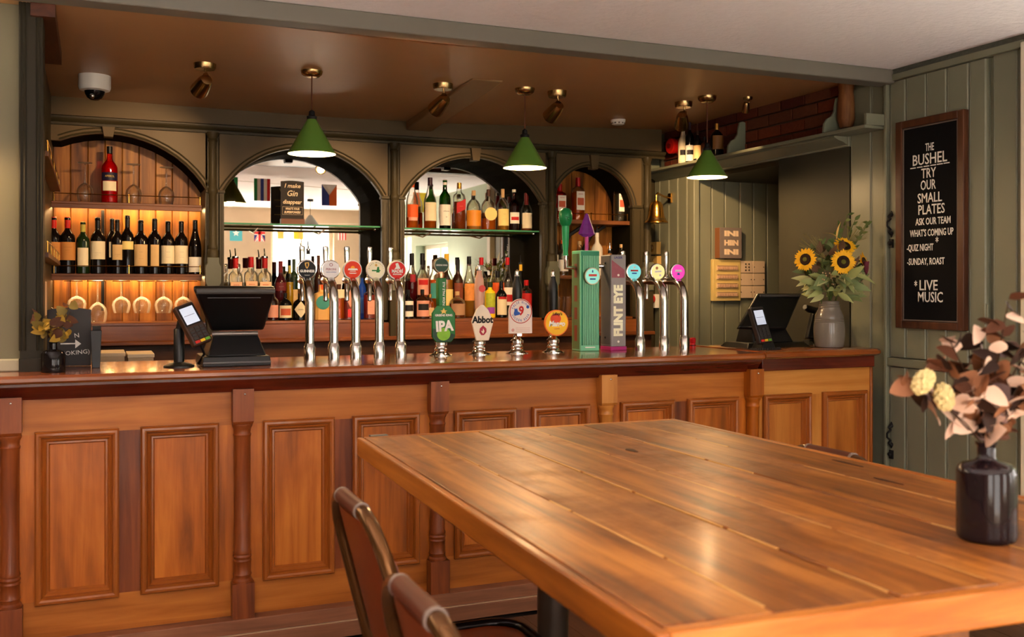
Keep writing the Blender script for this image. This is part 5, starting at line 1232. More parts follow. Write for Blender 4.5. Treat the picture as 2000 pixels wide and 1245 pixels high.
# ---- right recess
G = 'bottles on the top shelf of the right recess'
for u, vt, li, gl, lb in [(1093, 360, 'red', thin_glass('bottle_red_tint', (255, 120, 110), 0.9), 'red flavoured gin bottle at the left end of the right recess shelf'), (1129, 348, 'orange', CLEARB, 'orange flavoured gin bottle with red cap'), (1211, 354, 'clear', CLEARB, 'clear gin bottle with red cap standing alone at the right end of the shelf')]:
    bat(u, vt, 423, 23, 6.36, 1.915, lb, 'tall', gl, li, 0.66, lab=WHT, lz=(0.25, 0.68), cap='red', ch=0.2, sq=0.6, group=G, words=[('BEEFEATER', 0.85, 0.0085)], wcol=INK_R, sub=(0.25, 0.65, P('label_figure', (190, 90, 60), 0.6)), lw=0.75)
G = 'bottles on the lower shelf of the right recess'
for u, vt, li, gl, pp, cp, pr, lb in [(1080, 448, None, BLACKB, WHT, 'black', True, 'dark bottle with pourer at the left of the lower recess shelf'), (1099, 470, 'clear', CLEARB, WHT, 'orange', False, 'orange-capped clear bottle with white label on the lower recess shelf'), (1132, 472, 'clear', CLEARB, CRM, 'cork', False, 'corked clear bottle behind the green tower'), (1146, 478, 'gold', CLEARB, None, 'black', 'steel', 'amber bottle with steel pourer between the towers'), (1166, 455, None, P('bottle_milky', (214, 206, 190), 0.3), WHT, 'white', True, 'milky white bottle with pourer beside the purple handle'), (1191, 490, 'amber', CLEARB, None, 'black', 'steel', 'amber bottle with steel pourer above the grey tower'), (1214, 478, 'amber', CLEARB, None, 'cork', False, 'cork-stoppered amber bottle at the right of the lower recess shelf')]:
    bat(u, vt, 540, 22, 6.36, 1.525, lb, 'round', gl, li, 0.6, lab=pp, cap=cp, pour=pr, group=G, ch=0.1)
for i, u in enumerate((1093, 1110, 1228)):
    p = at(u, 606, Y=6.36)
    m = thing('highball_glass', ['tall glass at the left of the right recess ledge', 'tall glass second from the left on the right recess ledge', 'tall glass behind the turquoise badge tap'][i], 'glass', (p.x, 6.36, ZL), group='tall glasses in the right recess')
    q = MB(); q.lathe([(0.026, 0.0), (0.028, 0.004), (0.034, 0.14)], (0, 0, 0), 18); q.f = [f for f in q.f if len(f) == 4 or f[0] < 18 and len(f) > 4 and max(f) < 18]; q.build('glass_wall', GLASS, m, local=True)
    q = MB(); q.cyl((0, 0, 0.0), 0.026, 0.008, 16); q.build('glass_base', GLASS, m, local=True)
# ---- wall shelf
G = 'bottles on the wall shelf'
sx_, sz_ = 3.80, 2.306
def wb_(u, vt, w_, lb, *a, **k):
    p = at(u, 300, X=sx_); q = at(u, vt, X=sx_); dd = p.x * CS + p.y * CC
    return bottle(sx_, p.y, sz_, q.z - sz_, w_ * dd / FPX / 2, lb, *a, group=G, **k)
wb_(1334, 246, 19, 'pale white bottle with black and gold label on the wall shelf', 'slope', P('bottle_white', (216, 200, 168), 0.35), None, lab=CRM, lz=(0.05, 0.45), cap='cork', ch=0.1, sub=(0.4, 0.75, BLK), lw=0.8)
wb_(1347, 240, 17, 'dark bottle with white label on the wall shelf, beside the pale one', 'round', BLACKB, None, lab=WHT, lz=(0.02, 0.42), cap='purple', ch=0.2, sub=(0.4, 0.7, BLK), lw=0.9)
wb_(1362, 256, 16, 'dark bottle with buff label on the wall shelf, behind the pendant', 'round', BLACKB, None, lab=TAN, lz=(0.05, 0.5), cap='brown', lw=0.9)
wb_(1376, 268, 15, 'small brown bottle on the wall shelf, hidden by the pendant cord', 'round', DARKB, None, lab=BLK, cap='black')
wb_(1400, 242, 26, 'stout dark jar with gold stopper on the wall shelf', 'squat', BLACKB, None, lab=P('label_bronze', (120, 80, 40), 0.5), lz=(0.2, 0.62), cap='gold', ch=0.2)
t = thing('alarm_sounder', 'red round alarm sounder on the wall above the far end of the shelf', 'alarm', (3.9, 6.10, 2.45))
m = MB(); m.lathe([(0.05, -0.055), (0.056, -0.05), (0.056, -0.02), (0.05, -0.016), (0.05, 0.016), (0.056, 0.02), (0.056, 0.05), (0.05, 0.055)], (3.845, 6.10, 2.45), 22, axis='x'); m.build('drum', P('reel_red', (190, 26, 20), 0.35), t)
m = MB(); m.lathe([(0.018, 0), (0.018, 0.01)], (3.79, 6.10, 2.45), 14, axis='x'); m.build('hub', P('reel_dark_red', (120, 14, 12), 0.4), t)
# ================================================================ lettered board on the right wall
FRAME_W = wood('board_frame_wood', (54, 28, 18), (74, 42, 26), (92, 56, 34), 'z', 0.35, 1.0, 0.05)
t = thing('letter_board', 'tall black letter board in a dark wooden frame on the green door', 'sign', (3.885, 3.79, 1.23))
B(3.872, 3.896, 3.60, 3.97, 1.26, 2.27).build('felt', P('board_felt', (10, 9, 10), 0.9, spec=0.15), t)
for n_, b_ in (('l', (3.862, 3.898, 3.966, 4.01, 1.23, 2.301)), ('r', (3.862, 3.898, 3.568, 3.606, 1.23, 2.301)), ('t', (3.862, 3.898, 3.606, 3.966, 2.262, 2.301)), ('b', (3.862, 3.898, 3.606, 3.966, 1.23, 1.268))):
    B(*b_).build('frame_rail', FRAME_W, t, bevel=0.004)
m = MB()
for b_ in ((3.868, 3.873, 3.958, 3.964, 1.27, 2.26), (3.868, 3.873, 3.608, 3.614, 1.27, 2.26), (3.868, 3.873, 3.614, 3.958, 2.254, 2.26), (3.868, 3.873, 3.614, 3.958, 1.27, 1.276)): m.box(*b_)
m.build('slip', P('board_slip', (104, 92, 84), 0.4), t)
FIT = {}
def bl(s, u, v, cap, wpx, al='CENTER'):
    p = at(u, v, X=3.8705); k = (p.x * CS + p.y * CC) / FPX
    o = text(s, cap * k / 0.70, INK_W, t, (3.8705, p.y, p.z), face='-x', bold=0.0006)
    FIT[o.name] = wpx / 302 * 0.93
    return o
for s, u, v, cap, wpx in [('THE', 1815.6, 287.7, 15, 18), ('BUSHEL', 1815.6, 310.6, 21, 72), ('TRY', 1813.6, 338.7, 19, 31), ('OUR', 1812.8, 362, 19, 32), ('SMALL', 1815.6, 387, 19, 51), ('PLATES', 1819, 409.5, 19, 55), ('ASK OUR TEAM', 1821.6, 432.3, 13.5, 73), ("WHAT'S COMING UP", 1818.5, 455, 13.5, 91), ('-QUIZ NIGHT', 1796.7, 484.5, 13, 57), ('*', 1830, 473, 17, 6), ('-SUNDAY, ROAST', 1807.5, 511.5, 13, 79), ('*', 1788.5, 559, 17, 6), ('LIVE', 1813.5, 558.5, 20, 38), ('MUSIC', 1816.8, 581.8, 20, 52)]: bl(s, u, v, cap, wpx)
m = MB()
for a in range(6):
    p = at(1778 + a * 13, 329.5 - a * 2.1, X=3.87); m.box(3.8695, 3.871, p.y - 0.036, p.y, p.z - 0.003, p.z + 0.002)
m.build('underline', INK_W, t)

# ================================================================ bell and small fittings on the boarded wall
t = thing('bar_bell', 'brass bell hanging from a wall bracket beside the right recess', 'bell', (3.70, 6.13, 1.90))
m = MB(); prof = [(0.084, 0), (0.083, 0.008), (0.070, 0.022), (0.058, 0.05), (0.052, 0.09), (0.048, 0.125), (0.036, 0.148), (0.012, 0.157), (0.012, 0.165)]
m.lathe(prof, (3.70, 6.13, 1.90), 28); m.f = [f for f in m.f if len(f) == 4]; m.build('bell_body', BRASS, t)
m = MB(); m.lathe([(0.0835, 0.001), (0.05, 0.06), (0.04, 0.13), (0.0001, 0.15)], (3.70, 6.13, 1.90), 28); m.build('bell_inside', BRASS_OLD, t)
m = MB(); m.ball((3.70, 6.13, 1.91), 0.014, 10, 8); m.tube([(3.70, 6.13, 1.92), (3.70, 6.13, 2.04)], 0.003, 6); m.build('clapper', BRASS_OLD, t)
m = MB(); m.tube([(3.70, 6.13, 2.06), (3.70, 6.13, 2.10), (3.715, 6.135, 2.112), (3.80, 6.20, 2.10), (3.905, 6.27, 2.095)], [0.006, 0.008, 0.008, 0.008, 0.01], 8); m.box(3.895, 3.908, 6.25, 6.29, 2.06, 2.13); m.build('bracket', BRASS, t)
YB_ = P('yellowed_plastic', (206, 168, 96), 0.45)
def plate(name, label, u0, u1, v0, v1, mat, d=0.03, cat='switch'):
    a = at(u0, v0, X=3.9); b = at(u1, v1, X=3.9)
    t = thing(name, label, cat, (3.9, (a.y + b.y) / 2, b.z))
    B(3.9 - d, 3.908, b.y, a.y, b.z, a.z).build('case', mat, t, bevel=0.003)
    return t, a, b
t, a, b = plate('dial_switch', 'yellowed dial switch on the boards below the bell', 1270, 1289, 474, 497, YB_)
m = MB(); m.lathe([(0.03, 0), (0.028, 0.012), (0.0001, 0.012)], (3.87, (a.y + b.y) / 2, (a.z + b.z) / 2), 16, axis='x'); m.build('dial', BRASS_OLD, t)
t, a, b = plate('junction_box', 'yellowed blank box under the dial switch', 1276, 1290, 501, 526, YB_)
m = MB(); m.ball((3.87, (a.y + b.y) / 2, (a.z + b.z) / 2 + 0.02), 0.006, 8, 6); m.build('screw', BRASS_OLD, t)
t, a, b = plate('alarm_point', 'white and red alarm call point low on the boards behind the taps', 1266, 1286, 575, 602, WHITE, cat='alarm')
m = MB(); m.lathe([(0.028, 0), (0.03, 0.02), (0.0001, 0.024)], (3.87, b.y + 0.02, (a.z + b.z) / 2 + 0.015), 14, axis='x'); m.build('red_cap', P('alarm_red', (176, 30, 26), 0.35), t)

t = thing('slogan_block', 'grey block sign with three rows of pale letters in the alcove', 'sign', (4.19, 5.97, 1.64))
B(4.096, 4.285, 5.925, 5.982, 1.647, 1.867).build('block', P('sign_grey', (122, 108, 100), 0.6), t, bevel=0.003)
B(4.0945, 4.096, 5.925, 5.982, 1.65, 1.865).build('side', P('sign_side', (130, 84, 52), 0.6), t)
for s, z in (('INI', 1.823), ('HIIN', 1.757), ('INI', 1.692)):
    o = text(s, 0.05, P('sign_letters', (232, 204, 170), 0.6), t, (4.195, 5.9245, z), bold=0.003); FIT[o.name] = 0.12
t = thing('fuse_box', 'cream fuse board with four rows of breakers in the alcove', 'fuse box', (4.175, 5.97, 1.344))
B(4.057, 4.294, 5.95, 5.982, 1.344, 1.641).build('case', P('fuse_cream', (206, 180, 112), 0.45), t, bevel=0.004)
for r in range(4):
    z = 1.58 - r * 0.063
    B(4.085, 4.265, 5.943, 5.95, z - 0.018, z + 0.018).build('breaker_rail', P('fuse_pale', (212, 184, 140), 0.5), t)
    m = MB()
    for c in range(8): m.box(4.092 + c * 0.0215, 4.108 + c * 0.0215, 5.935, 5.943, z - 0.012, z + 0.008)
    m.build('breakers', P('fuse_switch', (200, 160, 130), 0.5), t)
    B(4.09, 4.26, 5.9425, 5.943, z + 0.011, z + 0.016).build('marking_strip', P('fuse_text', (120, 90, 70), 0.6), t)
t = thing('switch_panel', 'block of six pale switch plates right of the fuse board', 'switch', (4.4, 5.97, 1.362))
for c, (x0, x1) in enumerate(((4.29, 4.40), (4.403, 4.509))):
    for r in range(3):
        z = 1.545 - r * 0.0905
        B(x0, x1, 5.955, 5.982, z, z + 0.087).build('plate', P('switch_plate', (216, 190, 160), 0.4, var=0.05), t, bevel=0.003)
        m = MB()
        if (c, r) == (0, 0):
            for x in (4.34, 4.368):
                for q in range(3): m.ball((x, 5.954, z + 0.02 + q * 0.022), 0.006, 6, 5)
        else:
            for x in (x0 + 0.012, x1 - 0.012): m.ball((x, 5.955, z + 0.043), 0.004, 6, 5)
        m.build('screws', BLACK_M, t)

# ================================================================ left end of the bar
struct(B(-0.215, -0.13, 4.17, 5.05, 2.47, 2.535).build('trim_13', wood('ceiling_strip_wood', (60, 28, 14), (84, 42, 22), (104, 56, 30), 'y', 0.5)))
for i, z in enumerate((2.0, 1.585)):
    t = thing('side_shelf', ['upper narrow shelf with brass rail on the side wall behind the post', 'lower narrow shelf with brass rail on the side wall behind the post'][i], 'shelf', (-0.2, 5.3, z))
    B(-0.215, -0.165, 4.5, 6.15, z - 0.02, z).build('shelf_board', SHELF_W, t)
    m = MB(); m.tube([(-0.17, 4.52, z + 0.045), (-0.17, 6.13, z + 0.045)], 0.003, 6)
    for q in range(5): m.cyl((-0.17, 4.55 + q * 0.39, z), 0.003, 0.045, 6)
    m.build('gallery_rail', BRASS, t)
t = tag(B(-0.214, -0.2125, 4.45, 5.6, 1.30, 1.47).build('notice_sheet', P('notice_paper', (206, 176, 150), 0.8, var=0.05)), 'pale paper notice pinned to the side wall behind the post', 'notice')
t = thing('chalk_sign', 'dark grey chalk sign with white arrow and handwriting behind the dried flowers', 'sign', (0.0, 4.42, 1.12))
p0, p1 = at(92, 712, Y=4.42), at(178, 712, Y=4.42)
w_ = p1.x - p0.x; hh = at(135, 601, Y=4.42).z - 1.12
pts = [(p0.x, 1.121), (p1.x, 1.121), (p1.x, 1.12 + hh * 0.96)] + [(p1.x - w_ * k / 8, 1.12 + hh * (0.96 + 0.04 * math.sin(PI * k / 8))) for k in range(1, 8)] + [(p0.x, 1.12 + hh * 0.96)]
MB().prism(pts, 4.42, 4.435, 'xz').build('slate', P('slate_grey', (62, 58, 56), 0.6, var=0.1), t, bevel=0.002)
def on(u, v): q = at(u, v, Y=4.4195); return q
o = text('(SMOKING)', 0.024, INK_W, t, tuple(on(141, 690)), roll=0.08); FIT[o.name] = 0.13
o = text('N', 0.026, INK_W, t, tuple(on(150, 656)), roll=0.12)
m = MB(); q0, q1 = on(118, 672), on(147, 672)
m.box(q0.x, q1.x, 4.4185, 4.4198, q0.z - 0.0025, q0.z + 0.0025); m.prism([(q1.x, q1.z - 0.018), (q1.x + 0.022, q1.z), (q1.x, q1.z + 0.018)], 4.4185, 4.4198, 'xz'); m.build('arrow', INK_W, t)
t = thing('menu_holder', 'slim black menu holder beside the chalk sign', 'holder', (0.06, 4.33, 1.12))
p = at(187, 720, Y=4.28)
m = MB(); m.hexa([(p.x - 0.014, 4.28, 1.12), (p.x + 0.016, 4.28, 1.12), (p.x + 0.016, 4.40, 1.12), (p.x - 0.014, 4.40, 1.12), (p.x - 0.02, 4.27, 1.27), (p.x + 0.022, 4.27, 1.27), (p.x + 0.022, 4.40, 1.25), (p.x - 0.02, 4.40, 1.25)]); m.build('body', BLACK, t, bevel=0.002)
B(p.x - 0.012, p.x + 0.02, 4.30, 4.38, 1.25, 1.285).build('menus', BLACK_M, t)
uc = thing('under_counter_unit', 'dark steel unit behind the left end of the bar', 'cabinet', (0.25, 5.1, 0))
B(-0.2, 0.75, 4.9, 5.35, 0, 1.05).build('body', BLACK_M, uc); B(-0.205, 0.755, 4.895, 5.355, 1.05, 1.065).build('top', P('dark_steel', (70, 66, 62), 0.3, 0.8), uc)
for i, (x0, x1, y0, z1, lb) in enumerate([(-0.02, 0.14, 5.0, 1.105, 'long cream cardboard tray behind the bar, left of the card machine'), (0.155, 0.265, 4.95, 1.10, 'small cream carton behind the bar beside the tray')]):
    t = thing('carton', lb, 'box', (x0, y0, 1.066), group='cartons behind the bar')
    m = MB(); m.box(x0, x1, y0, y0 + 0.25, 1.066, z1 + 0.012)
    m.build('box', P('carton_cream', (206, 176, 136), 0.7, var=0.05), t)
    B(x0 - 0.004, x1 + 0.004, y0 - 0.004, y0 + 0.254, z1 + 0.0125, z1 + 0.03).build('lid', P('carton_lid', (222, 196, 158), 0.7, var=0.05), t, bevel=0.002)

# ---- foliage helpers
def leaf(m, base, d, length, width, curl=0.15, up=(0, 0, 1), roundness=0.5, n=6):
    """one leaf blade: base point, direction, folded along its midrib"""
    d = Vector(d).normalized(); s = d.cross(Vector(up))
    if s.length < 1e-3: s = d.cross(Vector((1, 0, 0)))
    s.normalize(); nn = s.cross(d).normalized()
    base = Vector(base); vs = []; fs = []
    for i in range(n + 1):
        f = i / n
        wv = width / 2 * (math.sin(PI * f ** (0.8 if roundness < 0.6 else 0.62)) ** (0.9 if roundness < 0.6 else 0.6)) if 0 < f < 1 else width * 0.03
        c = base + d * length * f - nn * curl * length * f * f
        vs += [c - s * wv + nn * wv * 0.25, c, c + s * wv + nn * wv * 0.25]
    for i in range(n):
        a = i * 3
        fs += [(a, a + 3, a + 4, a + 1), (a + 1, a + 4, a + 5, a + 2)]
    m.add(vs, fs)
    return m
def rdir(u, e): return Vector((math.cos(u) * math.cos(e), math.sin(u) * math.cos(e), math.sin(e)))
RL = random.Random(11)
# ---- dried flowers in the black ribbed vase at the left end
def ribbed(prof, c, n=48, k=0.04, zr=None):
    m = MB(); m.lathe(prof, c, n)
    z0, z1 = zr
    for i, (x, y, z) in enumerate(m.v):
        if z0 <= z - c[2] <= z1 and i % 2: m.v[i] = (c[0] + (x - c[0]) * (1 - k), c[1] + (y - c[1]) * (1 - k), z)
    return m
VGLASS = thin_glass('smoky_glass', (58, 44, 46), 0.55, 0.05)
VG_IN = P('smoky_glass_wall', (16, 11, 13), 0.1, var=0.2)
p = at(104, 724, Y=4.13)
t = thing('bud_vase', 'small black ribbed vase of dried flowers at the left end of the bar', 'vase', (p.x, 4.13, 1.12))
ribbed([(0.04, 0), (0.042, 0.004), (0.042, 0.07), (0.036, 0.08), (0.015, 0.088), (0.014, 0.11), (0.018, 0.114)], (p.x, 4.13, 1.12), zr=(0.003, 0.075)).build('vase_body', VG_IN, t)
m = MB(); stems = []
for i in range(9):
    a = RL.uniform(0, 2 * PI); e = RL.uniform(0.6, 1.3); l = RL.uniform(0.07, 0.16)
    q = Vector((p.x, 4.13, 1.225)) + rdir(a, e) * l + Vector((0.015, 0, 0)); stems.append(q)
    m.tube([(p.x, 4.13, 1.2), (p.x, 4.13, 1.235), tuple(q)], 0.0015, 5)
m.build('stems', P('dry_stem', (60, 40, 24), 0.8), t)
for i in range(60):
    q = RL.choice(stems); f = RL.uniform(0.35, 1.05); b0 = Vector((p.x, 4.13, 1.225)).lerp(q, f) 
    m = MB(); leaf(m, b0, rdir(RL.uniform(0, 2 * PI), RL.uniform(-0.7, 0.9)), RL.uniform(0.034, 0.054), RL.uniform(0.024, 0.036), RL.uniform(-0.2, 0.4), up=(RL.uniform(-0.6, 0.6), -1, RL.uniform(-0.3, 0.6)), roundness=0.8)
    m.build('dried_leaf', [P('dry_mustard', (150, 116, 36), 0.7, var=0.2), P('dry_brown', (74, 40, 22), 0.7, var=0.2), P('dry_olive', (110, 92, 40), 0.7, var=0.2)][i % 3], t)

# ---- sunflowers in the stoneware vase
vx, vy = 3.585, 4.19
t = thing('stoneware_vase', 'grey ribbed stoneware vase standing on the right end of the bar', 'vase', (vx, vy, 1.124))
STONE = P('stoneware', (112, 104, 95), 0.22, var=0.06, scale=8, coat=0.4)
prof = [(0.066, 0), (0.072, 0.004)]
for k in range(15):
    z = 0.012 + k * 0.0098; r = 0.074 + 0.006 * math.sin(PI * k / 14)
    prof += [(r, z), (r + 0.0012, z + 0.005)]
prof += [(0.073, 0.168), (0.064, 0.19), (0.056, 0.206), (0.057, 0.212), (0.053, 0.217), (0.054, 0.224), (0.05, 0.229), (0.051, 0.243), (0.046, 0.246), (0.042, 0.235), (0.04, 0.2)]
m = MB(); m.lathe(prof, (vx, vy, 1.124), 40); m.build('vase_body', STONE, t)
t = thing('sunflower_bouquet', 'bouquet of sunflowers and pale green leaves in the stoneware vase', 'flowers', (vx, vy, 1.37))
mouth = Vector((vx, vy, 1.36))
PET = P('sunflower_petal', (240, 180, 24), 0.6, var=0.15, scale=30); CENT = P('sunflower_centre', (46, 28, 14), 0.9, var=0.4, scale=120, bump=0.6); CEN2 = P('sunflower_eye', (98, 96, 30), 0.9, var=0.3, scale=120)
STEM = P('green_stem', (74, 92, 44), 0.7); ms = MB()
def bpt(u, v, y): return at(u, v, Y=y)
def sunflower(u, v, y, nrm, r):
    c = bpt(u, v, y); n = Vector(nrm).normalized()
    R = n.to_track_quat('Z', 'Y').to_matrix().to_4x4(); X = Matrix.Translation(c) @ R
    m = MB(); m.M = X; m.lathe([(r * 0.5, -0.006), (r * 0.52, 0.0), (r * 0.45, 0.008), (r * 0.25, 0.008), (0.0001, 0.005)], (0, 0, 0), 18); h = m.build('flower_head', CENT, t)
    m = MB(); m.M = X; m.lathe([(r * 0.2, 0.007), (r * 0.12, 0.0105), (0.0001, 0.011)], (0, 0, 0), 12); m.build('eye', CEN2, h)
    m = MB()
    for k in range(34):
        a = 2 * PI * k / 17 + (0.18 if k >= 17 else 0) + RL.uniform(-0.06, 0.06)
        d = R.to_3x3() @ Vector((math.cos(a), math.sin(a), RL.uniform(0.0, 0.35)))
        leaf(m, c + (R.to_3x3() @ Vector((math.cos(a), math.sin(a), 0))) * r * 0.42, d, r * RL.uniform(0.5, 0.66), r * 0.24, 0.1, up=n, n=4)
    m.build('petals', PET, h)
    ms.tube([c - n * 0.006, c - n * 0.03 + Vector((0, 0.02, -0.02)), mouth.lerp(c, 0.4) + Vector((0, 0.03, 0)), mouth - Vector((0, 0, 0.12))], [0.006, 0.005, 0.004, 0.004], 6)
sunflower(1647, 512, 4.08, (-0.45, -1, 0.12), 0.066)
sunflower(1650, 481, 4.17, (-0.2, -0.75, 0.75), 0.062)
sunflower(1573, 507, 4.12, (-1, -0.45, 0.1), 0.06)
sunflower(1687, 513, 4.14, (0.55, -0.9, 0.25), 0.058)
m = MB(); pc = bpt(1692, 525, 4.09)
for k in range(26):
    a = k * 2.4; m2 = leaf(m, pc + Vector((0, 0, -0.035)), Vector((0.5 * math.cos(a), 0.5 * math.sin(a), 1.6)), 0.075, 0.02, -0.1, n=4)
m.build('protea_head', P('protea', (104, 40, 52), 0.7, var=0.25), t)
LEAF1 = P('pale_leaf', (152, 160, 100), 0.6, var=0.15, scale=30); LEAF2 = P('grey_leaf', (116, 130, 84), 0.6, var=0.15, scale=30); LEAF3 = P('light_leaf', (178, 178, 124), 0.6, var=0.12, scale=30)
for i in range(92):      # skirt of pale leaves
    a = PI + 2 * PI * ((i * 0.618) % 1.0)
    if i < 66: a = -PI / 2 + RL.uniform(-1.7, 1.7)
    e = RL.uniform(-0.35, 0.45)
    b0 = mouth + Vector((math.cos(a) * 0.05, math.sin(a) * 0.05, RL.uniform(0.02, 0.13))) + rdir(a, 0.3) * RL.uniform(0.0, 0.075)
    m = MB(); leaf(m, b0, rdir(a + RL.uniform(-0.5, 0.5), e), RL.uniform(0.075, 0.115), RL.uniform(0.03, 0.045), RL.uniform(0.2, 0.5), up=(RL.uniform(-0.9, 0.3), -1, RL.uniform(0.2, 0.9)))
    m.build('leaf', [LEAF1, LEAF2, LEAF3][i % 3], t)
for i in range(60):      # dark filler above
    a = RL.uniform(0, 2 * PI); b0 = mouth + Vector((RL.uniform(-0.12, 0.12), RL.uniform(-0.05, 0.09), RL.uniform(0.1, 0.28)))
    m = MB(); leaf(m, b0, rdir(a, RL.uniform(-0.1, 1.1)), RL.uniform(0.06, 0.09), RL.uniform(0.024, 0.04), 0.2, up=(RL.uniform(-0.9, 0.3), -1, RL.uniform(-0.2, 0.6)))
    m.build('leaf', [P('dark_leaf', (66, 74, 34), 0.6, var=0.2), P('brown_leaf', (92, 66, 44), 0.7, var=0.2), LEAF2][i % 3], t)
for (u, v, y) in [(1655, 420, 4.2), (1702, 425, 4.24), (1690, 440, 4.2), (1640, 445, 4.2), (1670, 430, 4.25), (1605, 470, 4.15), (1630, 462, 4.18)]:
    q = bpt(u, v, y); mid = mouth.lerp(q, 0.6) + Vector((0, 0.02, 0.01))
    ms.tube([tuple(mouth), tuple(mid), tuple(q)], [0.003, 0.0025, 0.0015], 5)
    for k in range(7):
        b0 = mid.lerp(q, k / 6)
        m = MB(); leaf(m, b0, rdir(RL.uniform(0, 6.28), RL.uniform(0.1, 1.0)), RL.uniform(0.03, 0.045), RL.uniform(0.014, 0.022), 0.2, up=(-0.4, -1, 0.2))
        m.build('leaf', P('tip_leaf', (78, 96, 44), 0.6, var=0.2), t)
m = MB()                 # feathery grass and the dry yellow leaf
for k in range(60):
    q = bpt(RL.uniform(1655, 1700), RL.uniform(432, 470), 4.2 + RL.uniform(-0.04, 0.04)); m.tube([tuple(bpt(1655, 476, 4.2)), tuple(q)], 0.0006, 3)
for k in range(40):
    q = bpt(RL.uniform(1560, 1600), RL.uniform(455, 490), 4.15 + RL.uniform(-0.04, 0.04)); m.tube([tuple(bpt(1612, 505, 4.15)), tuple(q)], 0.0006, 3)
m.build('feather_grass', P('feather_grass', (128, 118, 70), 0.8), t, kind='stuff')
m = MB(); leaf(m, bpt(1636, 465, 4.14), (-0.6, 0, 0.5), 0.09, 0.016, 0.5); leaf(m, bpt(1634, 468, 4.14), (-0.1, 0, 1), 0.09, 0.016, -0.4); m.build('dry_leaf', P('dry_yellow_leaf', (196, 168, 104), 0.7), t)
m = MB()
for k in range(70):
    q = bpt(RL.uniform(1600, 1690), RL.uniform(530, 556), 4.1 + RL.uniform(-0.03, 0.05)); m.ball(tuple(q), 0.0045, 5, 4)
m.build('small_buds', P('small_buds', (176, 150, 116), 0.7, var=0.2), t, kind='stuff')
ms.build('stems', STEM, t)

# ================================================================ the big table
TW = wood('table_wood', (88, 45, 12), (143, 81, 25), (180, 114, 46), 'y', 0.38, 0.9, 0.16, coat=0.06, bump=0.35, worn=(112, 70, 38), con=0.11)
TWX = wood('table_edge', (118, 60, 14), (170, 96, 28), (202, 130, 54), 'x', 0.4, 0.9, 0.05, coat=0.1, bump=0.2)
TWY = wood('table_edge_long', (106, 54, 12), (150, 82, 22), (180, 108, 38), 'y', 0.4, 0.9, 0.05, coat=0.1, bump=0.2)
A_, B_, C_, D_ = Vector((0.690, 1.140, 0)), Vector((1.905, 1.06, 0)), Vector((1.882, 3.0, 0)), Vector((0.748, 2.997, 0))
def tp(s, q): return (A_.lerp(B_, s)).lerp(D_.lerp(C_, s), q)
t = thing('dining_table', 'big tall reclaimed plank table in the front of the room', 'table', (1.3, 2.0, 0))
def tslab(s0, s1, q0, q1, z0, z1, name, mat, bev=0.002, dz=0):
    c = [tp(s0, q0), tp(s1, q0), tp(s1, q1), tp(s0, q1)]
    return MB().hexa([(p.x, p.y, z0) for p in c] + [(p.x, p.y, z1 + dz) for p in c]).build(name, mat, t, bevel=bev)
se = [0.018, 0.165, 0.345, 0.50, 0.675, 0.83, 0.982]
for i, (a, b) in enumerate(zip(se[:-1], se[1:])):
    tslab(a + 0.0012, b - 0.0012, 0.0155, 0.9885, 0.935, 0.98, 'plank', TW, 0.003, dz=[0, -0.0015, 0.001, -0.001, 0.0005, -0.001][i])
tslab(0.018, 0.982, 0.0155, 0.9885, 0.93, 0.936, 'underboard', TWX)
tslab(0, 0.017, 0.0, 1.0, 0.925, 0.98, 'edge_strip', TWY, 0.004); tslab(0.983, 1, 0.0, 1.0, 0.925, 0.98, 'edge_strip', TWY, 0.004)
tslab(0.017, 0.983, 0.0, 0.0145, 0.925, 0.98, 'edge_strip', TWX, 0.004); tslab(0.017, 0.983, 0.9895, 1.0, 0.925, 0.98, 'edge_strip', TWX, 0.004)
m = MB()      # pale filler in the joints
FJ = random.Random(5)
for i, s in enumerate(se[1:-1]):
    q = 0.03
    while q < 0.97:
        l = FJ.uniform(0.05, 0.2)
        if FJ.random() < 0.75:
            a, b = tp(s, q), tp(s, min(q + l, 0.985)); h = FJ.uniform(0.002, 0.0045)
            m.hexa([(a.x - h, a.y, 0.975), (a.x + h, a.y, 0.975), (b.x + h * .5, b.y, 0.975), (b.x - h * .5, b.y, 0.975), (a.x - h, a.y, 0.9803), (a.x + h, a.y, 0.9803), (b.x + h * .5, b.y, 0.9803), (b.x - h * .5, b.y, 0.9803)])
        q += l + 0.01
m.build('joint_filler', P('joint_filler', (188, 138, 76), 0.5, var=0.2, scale=40), t, kind='stuff')
m = MB()
for (u, v, rx, ry) in [(1234, 880, 0.011, 0.03), (1592, 1054, 0.006, 0.008), (1655, 905, 0.005, 0.06), (1735, 940, 0.005, 0.05)]:
    c = at(u, v, Z=0.98); m.prism([(c.x + rx * math.cos(a) * (1 + .3 * math.sin(3 * a)), c.y + ry * math.sin(a)) for a in [2 * PI * k / 12 for k in range(12)]], 0.978, 0.9806, 'xy')
m.build('knots', P('dark_knots', (58, 32, 14), 0.6, var=0.3, scale=60), t)
c = at(738, 851, Z=0.98); m = MB(); m.box(c.x - 0.025, c.x + 0.03, c.y - 0.012, c.y + 0.012, 0.975, 0.9815); m.build('corner_plate', P('worn_steel', (120, 116, 108), 0.3, 0.9), t)
m = MB(); m.lathe([(0.048, 0.03), (0.048, 0.92)], (1.30, 2.76, 0), 24); m.build('leg', P('gunmetal_post', (70, 62, 56), 0.3, 0.8), t)
m = MB(); m.lathe([(0.21, 0), (0.21, 0.012), (0.2, 0.02), (0.06, 0.034), (0.05, 0.05)], (1.30, 2.76, 0), 32); m.build('foot', P('gunmetal_post', (70, 62, 56), 0.3, 0.8), t)
